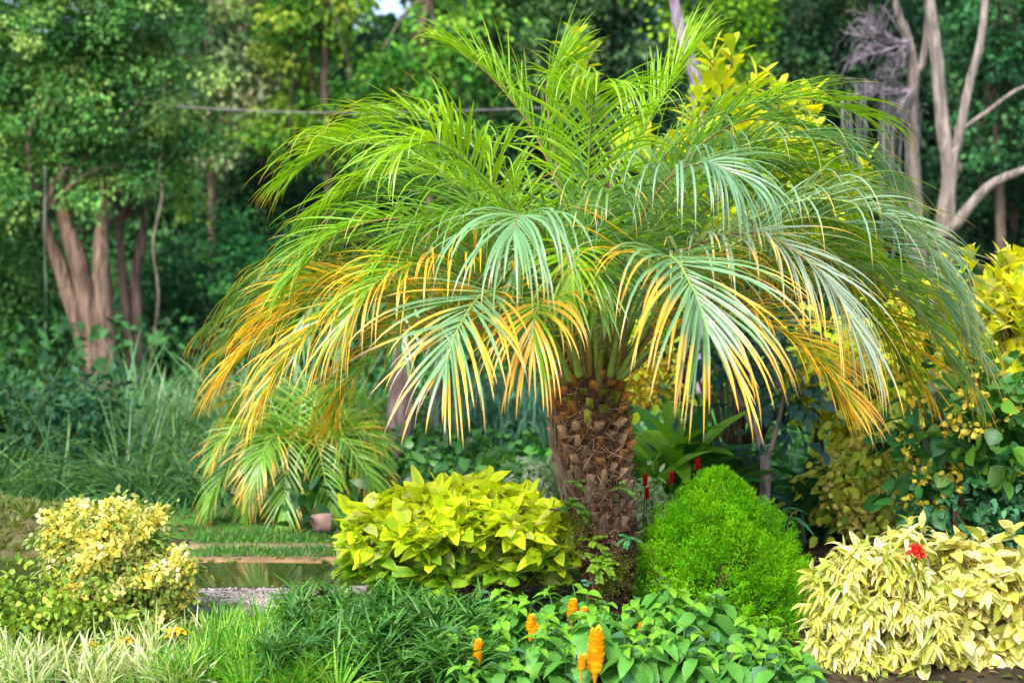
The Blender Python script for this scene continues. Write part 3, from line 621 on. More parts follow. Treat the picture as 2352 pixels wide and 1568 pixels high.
fill = [(1150,4.5,.2,'candle plant without flowers behind the slim orange spike'),(1540,4.5,.24,'tall leafy candle plant without flowers right of the palm foot'),
 (1640,4.45,.2,'candle plant without flowers in front of the bright green conifer'),(1580,4.2,.17,'candle plant without flowers, low and bluish, at the bottom right of the trunk'),
 (1720,4.35,.15,'candle plant without flowers on the right below the conifer'),(1800,4.25,.13,'rightmost candle plant beside the cream hedge, without flowers'),
 (1440,4.12,.16,'candle plant without flowers just right of the tallest spike'),(1170,4.12,.12,'low candle plant at the bottom edge between two orange spikes'),
 (1260,4.22,.17,'candle plant without flowers between the stacked spike and the tallest spike'),(1680,4.12,.12,'candle plant without flowers at the bottom edge below the conifer'),
 (1510,4.25,.18,'candle plant without flowers in front of the short yellow spike'),(1090,4.1,.1,'lowest candle plant at the bottom edge beside the dark strap leaves'),
 (1390,4.45,.17,'candle plant without flowers hiding the foot of the trunk'),(1290,4.35,.17,'candle plant without flowers below the pair of spikes'),
 (1770,4.12,.1,'candle plant without flowers at the bottom edge near the cream hedge'),(1860,4.15,.09,'small candle plant squeezed against the cream hedge foot')]
for k, (px, Y, zt, lab) in enumerate(fill): lollipop(px, Y, zt, (), 80 + k, lab, n=6)

def conifer():
    base = P(1650, 1470, 4.98); base[2] = 0
    o = thing('golden_conifer', 'bright green egg-shaped conifer right of the palm trunk', 'shrub', base)
    rng = np.random.default_rng(31); mb = MB(); Y = 4.98
    zt = P(0, 1112, Y)[2]; zs = np.linspace(0, 1, 9); rad = np.array([1.14, 1.15, 1.08, .96, .82, .66, .49, .3, .06]) * SZ(192, Y)
    n = 1500; z = rng.random(n) ** 1.0; th = rng.uniform(0, 2 * np.pi, n)
    lump = 1 + .11 * np.sin(th * 4 + z * 11) + .08 * np.sin(th * 9 - z * 23) + .05 * np.sin(th * 17 + z * 41)
    r = np.interp(z, zs, rad) * lump * rng.choice([1., .88, .7, 1.12], n, p=[.42, .28, .2, .1]) * rng.uniform(.9, 1.05, n)
    cxs = base[0] + (z - .5) * -.02
    o_ = np.stack([np.cos(th), np.sin(th), np.zeros(n)], -1)
    C0 = np.stack([cxs + r * np.cos(th), Y + r * np.sin(th), z * zt + .01], -1)
    ax = nrm(o_ * (1.1 - z[:, None]) + np.array([0, 0, 1.0]) + rng.normal(size=(n, 3)) * .3)
    per = 62; i = np.repeat(np.arange(n), per); m = len(i); t = rng.random(m)
    sp = rng.normal(size=(m, 3)) * (.013 * (1.15 - t))[:, None]
    p = C0[i] + ax[i] * (t * .1 - .045)[:, None] + sp
    D = nrm(ax[i] + nrm(sp) * .9 + rng.normal(size=(m, 3)) * .3)
    tone = np.clip(rng.random(n) * .75 + .3 * np.sin(th * 3 + z * 9), 0, 1)[i]; c = np.array([.10, .36, .004]) * (1 - tone[:, None]) + np.array([.26, .58, .004]) * tone[:, None]
    c = c * (1 + .25 * (t[:, None] - .3)); c[(rng.random(n) < .02)[i] & (rng.random(m) < .6)] = (.3, .17, .05)
    ribbons(mb, p, D, rng.normal(size=(m, 3)), rng.uniform(.010, .02, m), rng.uniform(.0013, .0024, m), RHOMB, 0, .2, c, flat=True)
    mb.build('foliage', M_CONIF, o)
    m2 = MB(); tube(m2, [base, base + [0, 0, zt * .8]], [.02, .004], (.1, .07, .04), 9, 8); m2.build('trunk', M_BARK, o)
conifer()

def cream_shrubs():
    rng = np.random.default_rng(51)
    # (a) curled narrow leaves in rosettes on the left
    def rosettes(px, Y, lobes, lab, nt_, Lf, Wf, dr, shp, pal, edge, m=11, sd=0, foldv=.35):
        base = P(px, 1540, Y); base[2] = 0; o = thing('cream_shrub', lab, 'shrub', base, 'cream and yellow variegated shrubs')
        L = np.array(lobes_px(lobes, Y, .95, .95)); rng = np.random.default_rng(sd); mb = MB()
        li = rng.choice(len(L), nt_, p=L[:, 3] ** 2 / (L[:, 3] ** 2).sum()); d = rand_dirs(nt_, rng)
        c = L[li, :3] + d * L[li, 3:6] * rng.uniform(.62, 1.12, (nt_, 1)); c[:, 2] = np.maximum(c[:, 2], .03)
        axx = nrm(d + np.array([0, -.15, .55]) + rng.normal(size=(nt_, 3)) * .3)
        for k in range(m):
            a = k * 2.4 + rng.random(nt_) * .5; t1 = nrm(np.cross(axx, [0.3, .2, 1.])); t2 = np.cross(axx, t1)
            h = t1 * np.cos(a)[:, None] + t2 * np.sin(a)[:, None]; open_ = .3 + .9 * (1 - k / m)
            D = nrm(h * open_ + axx * (1.1 - open_ * .5)); pt = c - axx * (.012 * (m - k) * Lf / .07)[..., None] if False else c - axx * (.05 * (1 - k / m))
            g = pick(pal, nt_, rng, .16)
            ribbons(mb, pt, D, axx, Lf * rng.uniform(.5, 1.2, nt_) * (1 - .35 * k / m), Wf * rng.uniform(.55, 1.2, nt_), shp, dr * rng.uniform(.6, 1.3, nt_), foldv, g, None, None, pick(edge, nt_, rng, .12) * np.where(rng.random((nt_, 1)) < .2, [.45, .62, .3], 1.))
        mb.build('foliage', M_LEAF, o); shrub_stems(o, base, L, (.3, .26, .15), .007); return o
    PA = [(.62, .6, .1), (.4, .5, .06), (.7, .68, .25), (.6, .55, .03), (.3,.4,.05)]; ED = [(.8, .78, .42), (.74, .68, .22), (.84, .82, .58), (.6, .62, .16)]
    rosettes(1990, 4.38, [(1990,1290,80),(1930,1370,85),(2040,1340,95),(1900,1450,75),(2000,1440,100),(1960,1510,80),(2080,1250,55),(2070,1520,85),(1905,1520,60),(2110,1320,80),(2130,1420,90)],
             'cream shrub with narrow curled leaf rosettes, left part of the pale hedge', 250, .085, .0105, 1.5, LANCE, PA, ED, 13, 52)
    rosettes(2230, 4.42, [(2160,1330,90),(2260,1320,95),(2180,1430,105),(2300,1420,100),(2390,1350,110),(2120,1520,85),(2250,1530,90),(2360,1520,90),(2490,1420,110),(2090,1400,80),(2200,1270,60),(2330,1260,60)],
             'cream yellow shrub with broad oval leaves at the right edge', 330, .085, .021, .8, OVAL, [(.66, .6, .14), (.45, .48, .07), (.78, .74, .34), (.35,.4,.06)], [(.78, .74, .34), (.76, .68, .16), (.5, .4, .14), (.5, .56, .12), (.82, .8, .5)], 7, 53, .2)
    # a lone taller shoot of each
    mb = MB(); n = 60; c = P(2105, 1264, 4.2); pp = c + rng.normal(size=(n, 3)) * .007
    ribbons(mb, pp, rand_dirs(n, rng), rand_dirs(n, rng), .02, .008, OVAL, .2, .2, pick([(.75, .02, .02), (.7, .05, .03)], n, rng))
    tube(mb, [P(2110, 1330, 4.3), c], [.002, .0015], (.2, .3, .05), 5, 4)
    tag(mb.build('red_flower', M_PETAL, origin=c), 'single small red flower on top of the cream hedge', 'flower')
cream_shrubs()

# left foreground: yellow-flowered shrub, green shrub, striped grass, lilies
def yellow_bloom():
    Y = 4.68; base = P(290, 1500, Y); base[2] = 0
    o = thing('yellow_flowering_shrub', 'shrub covered in clusters of pale yellow flowers on the left', 'shrub', base)
    L = lobes_px([(175,1225,42),(265,1200,42),(330,1225,50),(150,1290,45),(250,1290,80),(350,1330,75),(230,1370,80),(320,1420,80),(405,1310,36),(410,1370,34),(290,1470,80),(180,1440,70),(370,1440,50),(130,1205,24),(185,1180,22),(262,1172,24),(305,1190,20),(345,1195,22),(120,1250,30)], Y)
    mb = MB(); cloud(mb, L, .022, .007, [(.1, .22, .03), (.22, .32, .05), (.3, .34, .08)], None, 4.5, .03, seed=61, per=18, shape=LANCE)
    mb.build('foliage', M_LEAF, o)
    rng = np.random.default_rng(62); mb = MB(); La = np.array(L); n = 430
    w = La[:, 3] ** 1.7 * np.interp(La[:, 2], [.05, .2], [.5, 1]); li = rng.choice(len(La), n, p=w / w.sum()); d = rand_dirs(n, rng); d[:, 2] = np.abs(d[:, 2]) * .9 + d[:, 2] * .1
    c = La[li, :3] + d * La[li, 3:6] * np.where(rng.random((n, 1)) < .22, rng.uniform(1.2, 1.6, (n, 1)), rng.uniform(.85, 1.15, (n, 1))); per = 26; i = np.repeat(np.arange(n), per); m = len(i)
    off = rand_dirs(m, rng) * rng.uniform(.5, 1, (m, 1)) * .024
    cc = pick([(.86, .8, .2), (.9, .87, .42), (.84, .74, .14)], n, rng, .05)[i] * rng.uniform(.85, 1.1, (m, 1))
    ribbons(mb, c[i] + off, nrm(off) + rng.normal(size=(m, 3)) * .6, nrm(off), .017, .008, OVAL, 0, .2, cc)
    mb.build('blossom', M_PETAL, o); shrub_stems(o, base, L, (.16, .1, .06), .006)
    Y = 4.5; base = P(90, 1500, Y); base[2] = 0
    o = thing('green_shrub', 'low yellow-green shrub in the bottom left corner behind striped grass', 'shrub', base)
    L = lobes_px([(40,1400,85),(140,1410,80),(-60,1420,90),(230,1450,70),(80,1470,80),(200,1500,60),(330,1500,50)], Y)
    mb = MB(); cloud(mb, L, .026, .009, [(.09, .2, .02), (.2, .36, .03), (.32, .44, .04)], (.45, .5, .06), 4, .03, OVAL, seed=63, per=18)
    mb.build('foliage', M_LEAF, o); shrub_stems(o, base, L, (.16, .1, .06), .006)
yellow_bloom()

mb = MB(); grass_blades(mb, P(-60,1500,4.25)[0], P(470,1500,4.25)[0], 4.06, 4.5, 1000, .15, .0036, [(.5, .58, .25), (.3, .42, .12), (.62, .66, .4)], .5, 1.0, seed=71, clumps=70)
grass_blades(mb, P(-60,1500,4.25)[0], P(470,1500,4.25)[0], 4.03, 4.5, 1600, .09, .0026, [(.12, .3, .04), (.2, .38, .06)], .5, 1.0, seed=70, clumps=90)
tag(mb.build('striped_grass', M_LEAF), 'cream-striped ornamental grass along the bottom left edge', 'grass', kind='stuff')
mb = MB(); grass_blades(mb, P(430,1500,4.3)[0], P(800,1500,4.3)[0], 4.05, 4.75, 5200, .15, .0024, [(.1, .36, .02), (.18, .46, .02), (.07, .27, .03), (.3, .5, .05)], .5, 1.3, seed=72, clumps=110)
grass_blades(mb, P(340,1500,5)[0], P(820,1500,5)[0], 4.7, 4.97, 2000, .075, .002, [(.05, .2, .04), (.08, .26, .05), (.06, .17, .06)], .5, 1.3, seed=73, clumps=60)
tag(mb.build('bright_grass', M_LEAF), 'fine bright green grass tufts at the bottom left of centre', 'grass', kind='stuff')
mb = MB()
def tufts(x0, x1, y0, y1, nt_, L, W, pal, seed):
    rng = np.random.default_rng(seed); per = 26; i = np.repeat(np.arange(nt_), per); m = len(i)
    cx = rng.uniform(x0, x1, nt_); cyy = rng.uniform(y0, y1, nt_); cz = rng.uniform(.02, .125, nt_)
    a = rng.uniform(0, 6.28, m); h = np.stack([np.cos(a), np.sin(a), rng.uniform(-.1, 1.6, m)], -1)
    p = np.stack([cx[i], cyy[i], cz[i] + rng.uniform(-.03, .02, m)], -1)
    ribbons(mb, p, h, np.array([0, 0, 1.]) + rng.normal(size=(m, 3)) * .2, L * rng.uniform(.6, 1.2, m), W * rng.uniform(.8, 1.2, m), STRAP, rng.uniform(.2, 1.2, m), .4, pick(pal, m, rng, .18))
tufts(P(640,1500,4.5)[0], P(1120,1500,4.5)[0], 4.1, 4.85, 230, .1, .0042, [(.03, .13, .02), (.05, .18, .025), (.07, .22, .03), (.11, .27, .05)], 74)
tag(mb.build('strap_leaf_plants', M_LEAF), 'dark green strap-leaved ground cover below the lime shrub', 'ground cover', kind='stuff')

def lily(px, y0, Y, lab, seed, tall=0):
    rng = np.random.default_rng(seed); top_ = P(px, y0, Y); base = np.array([top_[0] + .02, Y, 0]); o = thing('yellow_lily', lab, 'flower', base, 'yellow lilies in the striped grass')
    mb = MB(); tube(mb, [base, (base + top_) / 2 + [.01, 0, 0], top_], [.003, .002], (.2, .35, .06), 9, 5); mb.build('stem', M_STEM, o)
    mb = MB()
    for c, s in [(top_, 1.), (top_ + np.array([.02, 0, -.008]), .8), (top_ + np.array([-.015, 0, -.02]), .7)]:
        a = np.arange(6) * 1.047 + rng.random(); D = np.stack([np.cos(a), np.sin(a), np.full(6, .5)], -1)
        ribbons(mb, np.tile(c, (6, 1)), D, np.tile([0, 0, 1.], (6, 1)), .036 * s, .012 * s, OVAL, 1.0, .3, (.85, .42, .02), (.9, .72, .08))
    mb.build('flower', M_PETAL, o)
lily(205, 1478, 4.4, 'leftmost yellow lily, low in the striped grass', 1); lily(288, 1468, 4.4, 'orange-centred lily second from the left in the striped grass', 2)
lily(402, 1446, 4.45, 'tallest yellow lily at the right of the striped grass', 3); lily(432, 1515, 4.3, 'lowest and rightmost orange yellow lily at the grass edge', 4)

# ================================================================== MID GROUND
def young_palm():
    base = P(690, 1180, 6.7); base[2] = 0; o = thing('young_palm', 'smaller yellow-green feathery palm behind on the left, above the lawn steps', 'palm tree', base)
    rng = np.random.default_rng(81)
    tips = [(500,1040,6.4),(480,1160,6.4),(560,1190,6.5),(890,1190,6.6),(850,960,6.8),(880,1050,6.5),(860,1140,6.3),(760,1190,6.3),(650,1190,6.3),(590,1090,6.3),(800,1000,6.6),(870,1130,6.4),(870,1030,6.6),(770,950,6.9),(640,960,7.0),(540,950,6.9),(820,1210,6.4),(700,950,7.0),(860,1080,6.9),(600,1010,6.9),(780,1000,7.0),(580,1120,6.4)]
    for k, (x, y, Y) in enumerate(tips):
        t = P(x, y, Y); mid = np.array([(base[0] + t[0]) / 2, (6.7 + Y) / 2, max(t[2] + .1, .42)]); q = np.array([base[0] + (t[0] - base[0]) * .15, 6.7, mid[2] * .6])
        frond(o, [base + [rng.normal() * .03, 0, .02], q, mid, t * .7 + mid * .3 + [0, 0, .05], t], nl=34, Lm=.22, wd=.0045, green=(.15, .34, .02), yellow=.2 if k % 3 else .4, droop=1.4, vee=.3, seed=400 + k, rk=.7, tipc=(.7, .45, .03))
    mb = MB(); tube(mb, [base, base + [0, 0, .2]], [.05, .03], (.12, .09, .05), 7, 8, .08); mb.build('trunk', M_HUSK, o)
young_palm()

mb = MB()
grass_blades(mb, P(-250,1100,7.6)[0], P(560,1100,7.6)[0], 6.9, 8.8, 7500, .62, .0045, [(.045, .16, .045), (.08, .22, .06), (.14, .28, .07), (.04, .12, .05)],   .75, 2.6, seed=91, clumps=110)
grass_blades(mb, P(300,1100,8.6)[0], P(800,1100,8.6)[0], 8.2, 9.6, 2600, .72, .006, [(.07, .22, .08), (.12, .28, .1), (.2, .34, .14)], .6, 2.4, seed=92, clumps=44)
tag(mb.build('tall_grass', M_LEAF), 'mass of tall arching blue-green grass below the red-barked trees', 'grass', kind='stuff')

def bottle_palm(px, Y, lab, ys, ws, seed, fr=8):
    base = P(px, 1100, Y); base[2] = 0; o = thing('bottle_palm', lab, 'palm tree', base, 'grey-stemmed palms behind the lime shrub')
    mb = MB(); pts = [np.array([base[0], Y, -.02])] + [P(px, y, Y) for y in ys]; tube(mb, pts, [SZ(w, Y) for w in ws], (.2, .165, .2), 30, 14, .02, True, (.22, .15, .12)); mb.build('trunk', M_BARK, o)
    rng = np.random.default_rng(seed); t0 = P(px, ys[-1] + 15, Y)
    for k in range(fr):
        a = k * 2.4; h = np.array([math.cos(a), math.sin(a), 0]); z = np.array([0, 0, 1.])
        frond(o, [t0, t0 + h * .15 + z * .3, t0 + h * .45 + z * .5, t0 + h * .8 + z * .4, t0 + h * 1.0 + z * .1], nl=26, Lm=.3, wd=.009, green=(.07, .2, .03), droop=1.5, seed=seed + k, rk=.9)
bottle_palm(922, 8.2, 'left grey palm trunk flaring upward, seen below the orange fronds', [1120, 1020, 950, 880, 800], [17, 17, 22, 34, 26, 14], 500)
bottle_palm(1000, 8.5, 'right, thinner and browner grey palm trunk behind the lime shrub', [1110, 1020, 950, 880, 820], [17, 18, 20, 16, 14, 10], 520)

def weeping():
    Y = 8.6; base = P(1130, 1080, Y); base[2] = 0; o = thing('weeping_shrub', 'blue-green weeping shrub with thread-like hanging foliage behind the lime shrub', 'shrub', base)
    rng = np.random.default_rng(93); mb = MB(); n = 2600
    c = np.stack([rng.uniform(P(1020,0,Y)[0], P(1270,0,Y)[0], n), rng.uniform(Y - .4, Y + .6, n), rng.uniform(P(0,1000,Y)[2], P(0,860,Y)[2], n)], -1)
    D = nrm(rng.normal(size=(n, 3)) + np.array([0, 0, .6]))
    ribbons(mb, c, D, rng.normal(size=(n, 3)), rng.uniform(.2, .42, n), .0045, STRAP, 4.5, .3, pick([(.06, .18, .11), (.1, .26, .17), (.04, .12, .07)], n, rng, .2), flat=True)
    mb.build('foliage', M_LEAF, o); shrub_stems(o, base, [c[k] for k in range(9)], (.1, .08, .06), .012)
weeping()

def rosette_plant(name, lab, cat, px, py, Y, n, L, W, col, shape=LANCE, droop=1., up=1.2, seed=0, group=None, stems=1, spread=.1, mat=None, foldv=.35):
    """leaves rising in rosettes from one or more stems"""
    rng = np.random.default_rng(seed); c = P(px, py, Y); base = np.array([c[0], Y, 0.]); o = thing(name, lab, cat, base, group); mb = MB(); sm = MB()
    for s in range(stems):
        t = c + (rng.normal(size=3) * [spread, spread, spread * .5] if s else 0); t[2] = max(t[2], .04); b = base + (t - base) * [.5, .5, 0]
        tube(sm, [b, (b + t) / 2 + rng.normal(size=3) * .008, t], [.008 * L / .15, .005 * L / .15], np.asarray(col) * .6 + .02, 9, 6)
        a = rng.random() * 6 + np.arange(n) * 2.4; h = np.stack([np.cos(a), np.sin(a), up * rng.uniform(.2, 1.3, n)], -1)
        tt = t - np.array([0, 0, 1]) * rng.uniform(0, L * .5, n)[:, None] * np.array([1.]); tt[:, 2] = np.maximum(tt[:, 2], .02)
        g = np.asarray(col) * rng.uniform(.7, 1.3, (n, 1))
        ribbons(mb, tt, h, np.array([0, 0, 1.]) + rng.normal(size=(n, 3)) * .15, L * rng.uniform(.75, 1.15, n), W * rng.uniform(.8, 1.15, n), shape, droop * rng.uniform(.5, 1.4, n), foldv, g, g * 1.15, wave=.03)
    mb.build('foliage', mat or M_LEAF, o); sm.build('stem', M_STEM, o); return o
# ginger with red flower cones
def ginger():
    for k, (px, py, Y, n, L, col, lab) in enumerate([
        (1500, 1060, 5.6, 10, .36, (.16, .36, .02), 'bright green ginger plant with broad leaves right beside the palm trunk'),
        (1590, 1060, 5.8, 11, .4, (.04, .2, .05), 'dark glossy ginger plant with red cones behind the bright green conifer'),
        (1660, 1100, 6.0, 9, .26, (.06, .2, .03), 'ginger plant with mixed yellowish leaves behind the conifer top')]):
        o = rosette_plant('ginger_plant', lab, 'plant', px, py, Y, n, L, .046, col, OVAL, 1.0, 1.6, 95 + k, 'broad-leaved ginger plants', 3, .09, M_BROAD)
        cones = {0: [(1482, 1106), (1486, 1136)], 1: [(1542, 1100), (1602, 1070)], 2: []}[k]
        for (cx, cy) in cones:
            fb = MB(); rng = np.random.default_rng(cx); c = P(cx, cy, 5.12); m = 40; a = np.arange(m) * 2.4; f = np.linspace(0, 1, m)
            h = np.stack([np.cos(a), np.sin(a), np.full(m, 1.)], -1)
            ribbons(fb, c + np.array([0, 0, 1]) * (f[:, None] - .5) * .04, h, h * [1, 1, -.5], .014, .006, SPOON, 0, -.2, pick([(.7, .01, .02), (.55, .01, .03)], m, rng))
            tube(fb, [np.array([c[0] + .01, c[1] + .22, 0]), c], [.003, .002], (.08, .2, .03), 9, 5); fb.build('red_cone', M_PETAL, o)
ginger()
rosette_plant('frangipani_seedling', 'small plant with five drooping oval leaves in front of the grey forked stem', 'plant', 1802, 1166, 5.4, 7, .13, .02, (.06, .24, .1), OVAL, 1.2, .5, 111, None, 1, .1, M_BROAD)
rosette_plant('broadleaf_plant', 'dark plant with long broad leaves between forked tree and yellow bushes', 'plant', 1850, 1120, 6.1, 12, .25, .04, (.03, .15, .04), OVAL, .8, 1.3, 112, None, 2, .1, M_BROAD)
def variegated(px, py, Y, lobes, lab, seed):
    base = P(px, py, Y); base[2] = 0; o = thing('white_variegated_shrub', lab, 'shrub', base, 'white-edged shrubs beside the trunk')
    mb = MB(); L = lobes_px(lobes, Y); cloud(mb, L, .035, .008, [(.6, .68, .5), (.2, .38, .15), (.75, .8, .68)], None, 3.5, .03, LANCE, seed=seed, per=14)
    mb.build('foliage', M_LEAF, o); shrub_stems(o, base, L, (.1, .12, .05), .004)
variegated(1240, 1110, 5.9, [(1215,1092,32),(1262,1088,36),(1250,1120,40)], 'white-edged small shrub peeping over the lime shrub left of the trunk', 121)
variegated(1510, 1180, 5.3, [(1482,1150,34),(1520,1185,42),(1500,1240,48),(1475,1300,40),(1495,1120,24)], 'white-edged small shrub between the trunk and the conifer', 122)
rosette_plant('yellow_leaved_plant', 'small lime yellow plant wedged between trunk and conifer', 'plant', 1500, 1275, 5.15, 10, .09, .02, (.42, .58, .05), OVAL, 1.3, .6, 123, None, 3, .03, M_BROAD)

# ================================================================== TREES
def tree(name, lab, cat, stems, lobes, Y, leafL, leafW, pal, young=None, cover=3., clump=.16, bark=(.25, .15, .11), group=None, seed=0, shape=RHOMB, droop=.5,
         barkend=None, limbs=True, skip=None, mat=None, sq=.85, up=.5, per=26, sides=10, cmax=60000):
    b = P(stems[0][0][0][0], 900, Y); base = np.array([b[0], Y, float(hill(b[0], Y))])
    o = thing(name, lab, cat, base, group)
    L = lobes_px(lobes, Y, sq)
    for st, ws in stems:
        mb = MB(); pts = [P(x, y, Y + (q[0] if q else 0)) for (x, y, *q) in st]; g = pts[0].copy(); g[2] = float(hill(g[0], g[1])) - .05
        if pts[0][2] > g[2] + .1: pts = [g] + pts; ws = [ws[0] * 1.15] + list(ws)
        tube(mb, pts, [SZ(w, Y) for w in ws], bark, len(pts) * 7, sides, .045, True, barkend); mb.build('trunk', M_BARK, o)
    if lobes:
        if limbs:
            mb = MB(); t = P(*stems[0][0][-1][:2], Y)
            for l in L[:9]:
                e = np.array(l[:3]); k = (t + e) / 2 + RNG.normal(size=3) * .08; tube(mb, [t - [0, 0, .25], k, e], [.035, .022, .008], bark, 11, 6, .05)
            mb.build('branch', M_BARK, o)
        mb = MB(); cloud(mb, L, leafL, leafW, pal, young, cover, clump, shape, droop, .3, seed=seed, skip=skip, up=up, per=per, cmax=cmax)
        mb.build('crown', mat or M_FAR, o)
    return o
GAP = lambda c: _gap(c)
def _gap(c):
    x = 1176 + F * c[:, 0] / c[:, 1]; y = 535 - F * (c[:, 2] - EYE) / c[:, 1]
    return ((x > 872) & (x < 938) & (y < 52) & (y > -400))
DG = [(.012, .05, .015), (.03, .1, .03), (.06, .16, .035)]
tree('red_barked_tree', 'leafy tree with three thick reddish trunks on the left', 'tree',
     [([(225,915),(190,780),(140,620),(105,520),(90,430)], [24, 19, 17, 13, 9]), ([(238,915),(212,760),(180,600),(150,510),(140,400)], [26, 22, 22, 18, 12]), ([(250,915,-.1),(244,760,-.1),(232,600,-.1),(238,480),(240,380)], [24, 22, 19, 13, 9])],
     [(60,90,150),(200,60,150),(330,70,130),(110,230,140),(250,230,130),(390,190,110),(50,380,120),(190,400,95),(310,380,90),(420,320,75),(-80,200,180),(-60,430,140),(180,-120,190),(380,-110,160),(-150,-60,220)],
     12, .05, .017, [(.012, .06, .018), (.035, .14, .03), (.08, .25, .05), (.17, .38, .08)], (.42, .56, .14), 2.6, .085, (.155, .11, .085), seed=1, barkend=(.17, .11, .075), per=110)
tree('slender_tree', 'twin-stemmed slim tree just right of the thick reddish trunks', 'tree',
     [([(292,915),(300,800),(285,660),(275,540),(268,440)], [11, 12, 11, 9, 7]), ([(325,915),(318,760),(312,640),(330,520),(340,440)], [15, 13, 12, 10, 6]), ([(288,890,-.1),(300,830,-.1),(312,780)], [5, 5, 4])],
     [(410,450,42),(445,300,60),(380,400,50)], 12.6, .065, .022, [(.06, .2, .03), (.14, .34, .05)], (.35, .48, .06), 3, .08, (.17, .11, .09), seed=2)
mb = MB(); tube(mb, [P(350,900,11.6)*[1,1,0], P(348,820,11.6), P(364,680,11.6), P(352,560,11.6), P(372,450,11.8), P(366,380,12.1), P(390,250,12.5)], [.014,.013,.012,.012,.009,.008], (.13, .12, .08), 30, 7, .03)
tag(mb.build('hanging_vine', M_BARK), 'thin pale hanging vine right of the slender tree', 'vine')
mb = MB(); tube(mb, [P(104,380,11.6), P(102,560,11.6), P(106,700,11.6), P(98,860,11.6)], [.006,.005], (.14, .2, .14), 30, 6, .03)
tag(mb.build('hanging_vine', M_BARK), 'very thin greenish vine hanging left of the reddish trunks', 'vine')
def bush(lab, lobes, Y, pal, L=.06, W=.02, cover=3.2, young=None, seed=0, clump=.09, name='dark_bush', group='dark bushes of the undergrowth', cat='bush', shape=RHOMB, mat=None, per=24, cmax=60000):
    xs = [q[0] for q in lobes]; b = P(sum(xs) / len(xs), 1000, Y); base = np.array([b[0], Y, float(hill(b[0], Y))]); o = thing(name, lab, cat, base, group)
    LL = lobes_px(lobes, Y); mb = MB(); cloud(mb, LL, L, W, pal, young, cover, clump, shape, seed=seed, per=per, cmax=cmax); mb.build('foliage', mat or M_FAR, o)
    shrub_stems(o, base, LL, (.1, .07, .05), .02); return o
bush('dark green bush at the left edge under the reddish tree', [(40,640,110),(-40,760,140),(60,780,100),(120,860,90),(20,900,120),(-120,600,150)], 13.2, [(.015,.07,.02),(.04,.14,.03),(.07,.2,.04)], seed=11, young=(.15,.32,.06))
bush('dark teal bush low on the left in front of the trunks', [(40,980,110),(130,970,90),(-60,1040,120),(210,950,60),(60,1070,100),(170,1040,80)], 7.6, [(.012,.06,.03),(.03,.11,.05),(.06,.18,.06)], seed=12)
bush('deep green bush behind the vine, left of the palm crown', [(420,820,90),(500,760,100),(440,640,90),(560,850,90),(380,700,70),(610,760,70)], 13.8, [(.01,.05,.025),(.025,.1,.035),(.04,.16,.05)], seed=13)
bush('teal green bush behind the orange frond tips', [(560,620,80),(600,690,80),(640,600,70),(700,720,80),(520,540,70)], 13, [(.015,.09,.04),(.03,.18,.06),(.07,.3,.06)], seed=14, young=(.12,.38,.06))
# forest trees one behind another: (label, trunk px, trunk half width, lobes, Y, palette, young)
FT = [
 ('hazy grey-green tree at top left behind the red-barked tree', 480, 12, [(470,60,110),(560,120,100),(440,200,90),(590,230,90),(520,330,80),(520,-80,130),(640,60,90)], 15.5, [(.06,.15,.06),(.14,.25,.1),(.27,.34,.17)], (.45,.4,.22)),
 ('tree with yellowing leaves left of the sky gap', 750, 13, [(700,120,90),(790,110,80),(720,230,85),(810,250,80),(740,10,110),(660,330,80),(820,330,80),(720,-130,140)], 15, [(.05,.2,.02),(.13,.34,.03),(.26,.42,.04)], (.42,.45,.05)),
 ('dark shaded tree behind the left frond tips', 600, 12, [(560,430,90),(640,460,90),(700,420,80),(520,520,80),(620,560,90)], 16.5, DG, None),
 ('vivid green tree just right of the sky gap', 980, 12, [(1000,110,80),(960,200,90),(1050,220,85),(900,200,80),(930,310,90),(1030,20,75),(1040,-90,110),(840,180,60)], 14.5, [(.04,.21,.03),(.1,.37,.04),(.2,.5,.05)], (.36,.58,.06)),
 ('soft olive green tree above the palm top', 1130, 12, [(1110,60,100),(1200,80,100),(1160,160,90),(1260,30,90),(1130,-90,140),(1270,150,80),(1270,-100,130)], 15.5, [(.05,.16,.05),(.13,.28,.09),(.23,.38,.13)], (.38,.46,.18)),
 ('dark bluish tree at top centre behind the palm', 1400, 14, [(1350,60,100),(1440,60,110),(1400,160,100),(1490,150,90),(1400,-90,160),(1350,260,90)], 16, [(.02,.08,.04),(.045,.15,.07),(.1,.25,.12)], (.22,.34,.15)),
 ('lime green tree beside the leaning grey trunk', 1640, 11, [(1600,70,75),(1670,60,80),(1650,140,70),(1620,-60,110),(1720,30,60)], 14.5, [(.08,.24,.02),(.16,.38,.02),(.26,.5,.02)], (.4,.56,.03)),
 ('dark tree with thin trunks right of the leaning trunk', 1830, 9, [(1790,80,90),(1870,60,100),(1830,180,90),(1910,180,80),(1850,-100,160),(1780,280,90)], 16.5, [(.01,.05,.025),(.03,.1,.04),(.05,.16,.04)], (.14,.26,.06)),
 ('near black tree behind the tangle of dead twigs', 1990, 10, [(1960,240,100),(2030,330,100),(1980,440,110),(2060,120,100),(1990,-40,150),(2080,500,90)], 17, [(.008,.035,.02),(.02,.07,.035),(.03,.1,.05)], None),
 ('mid green tree in the top right corner behind bare trunks', 2290, 12, [(2260,80,110),(2340,140,110),(2270,240,100),(2360,300,110),(2250,-80,160),(2420,20,150),(2240,340,70)], 14.5, [(.012,.07,.025),(.03,.14,.045),(.05,.2,.06)], (.1,.26,.08)),
 ('shadowy tree low at the right behind the grey limb', 2320, 12, [(2270,440,90),(2360,480,110),(2250,560,90),(2330,620,110),(2420,560,120)], 15.5, [(.008,.035,.015),(.018,.07,.025),(.04,.12,.03)], None),
]
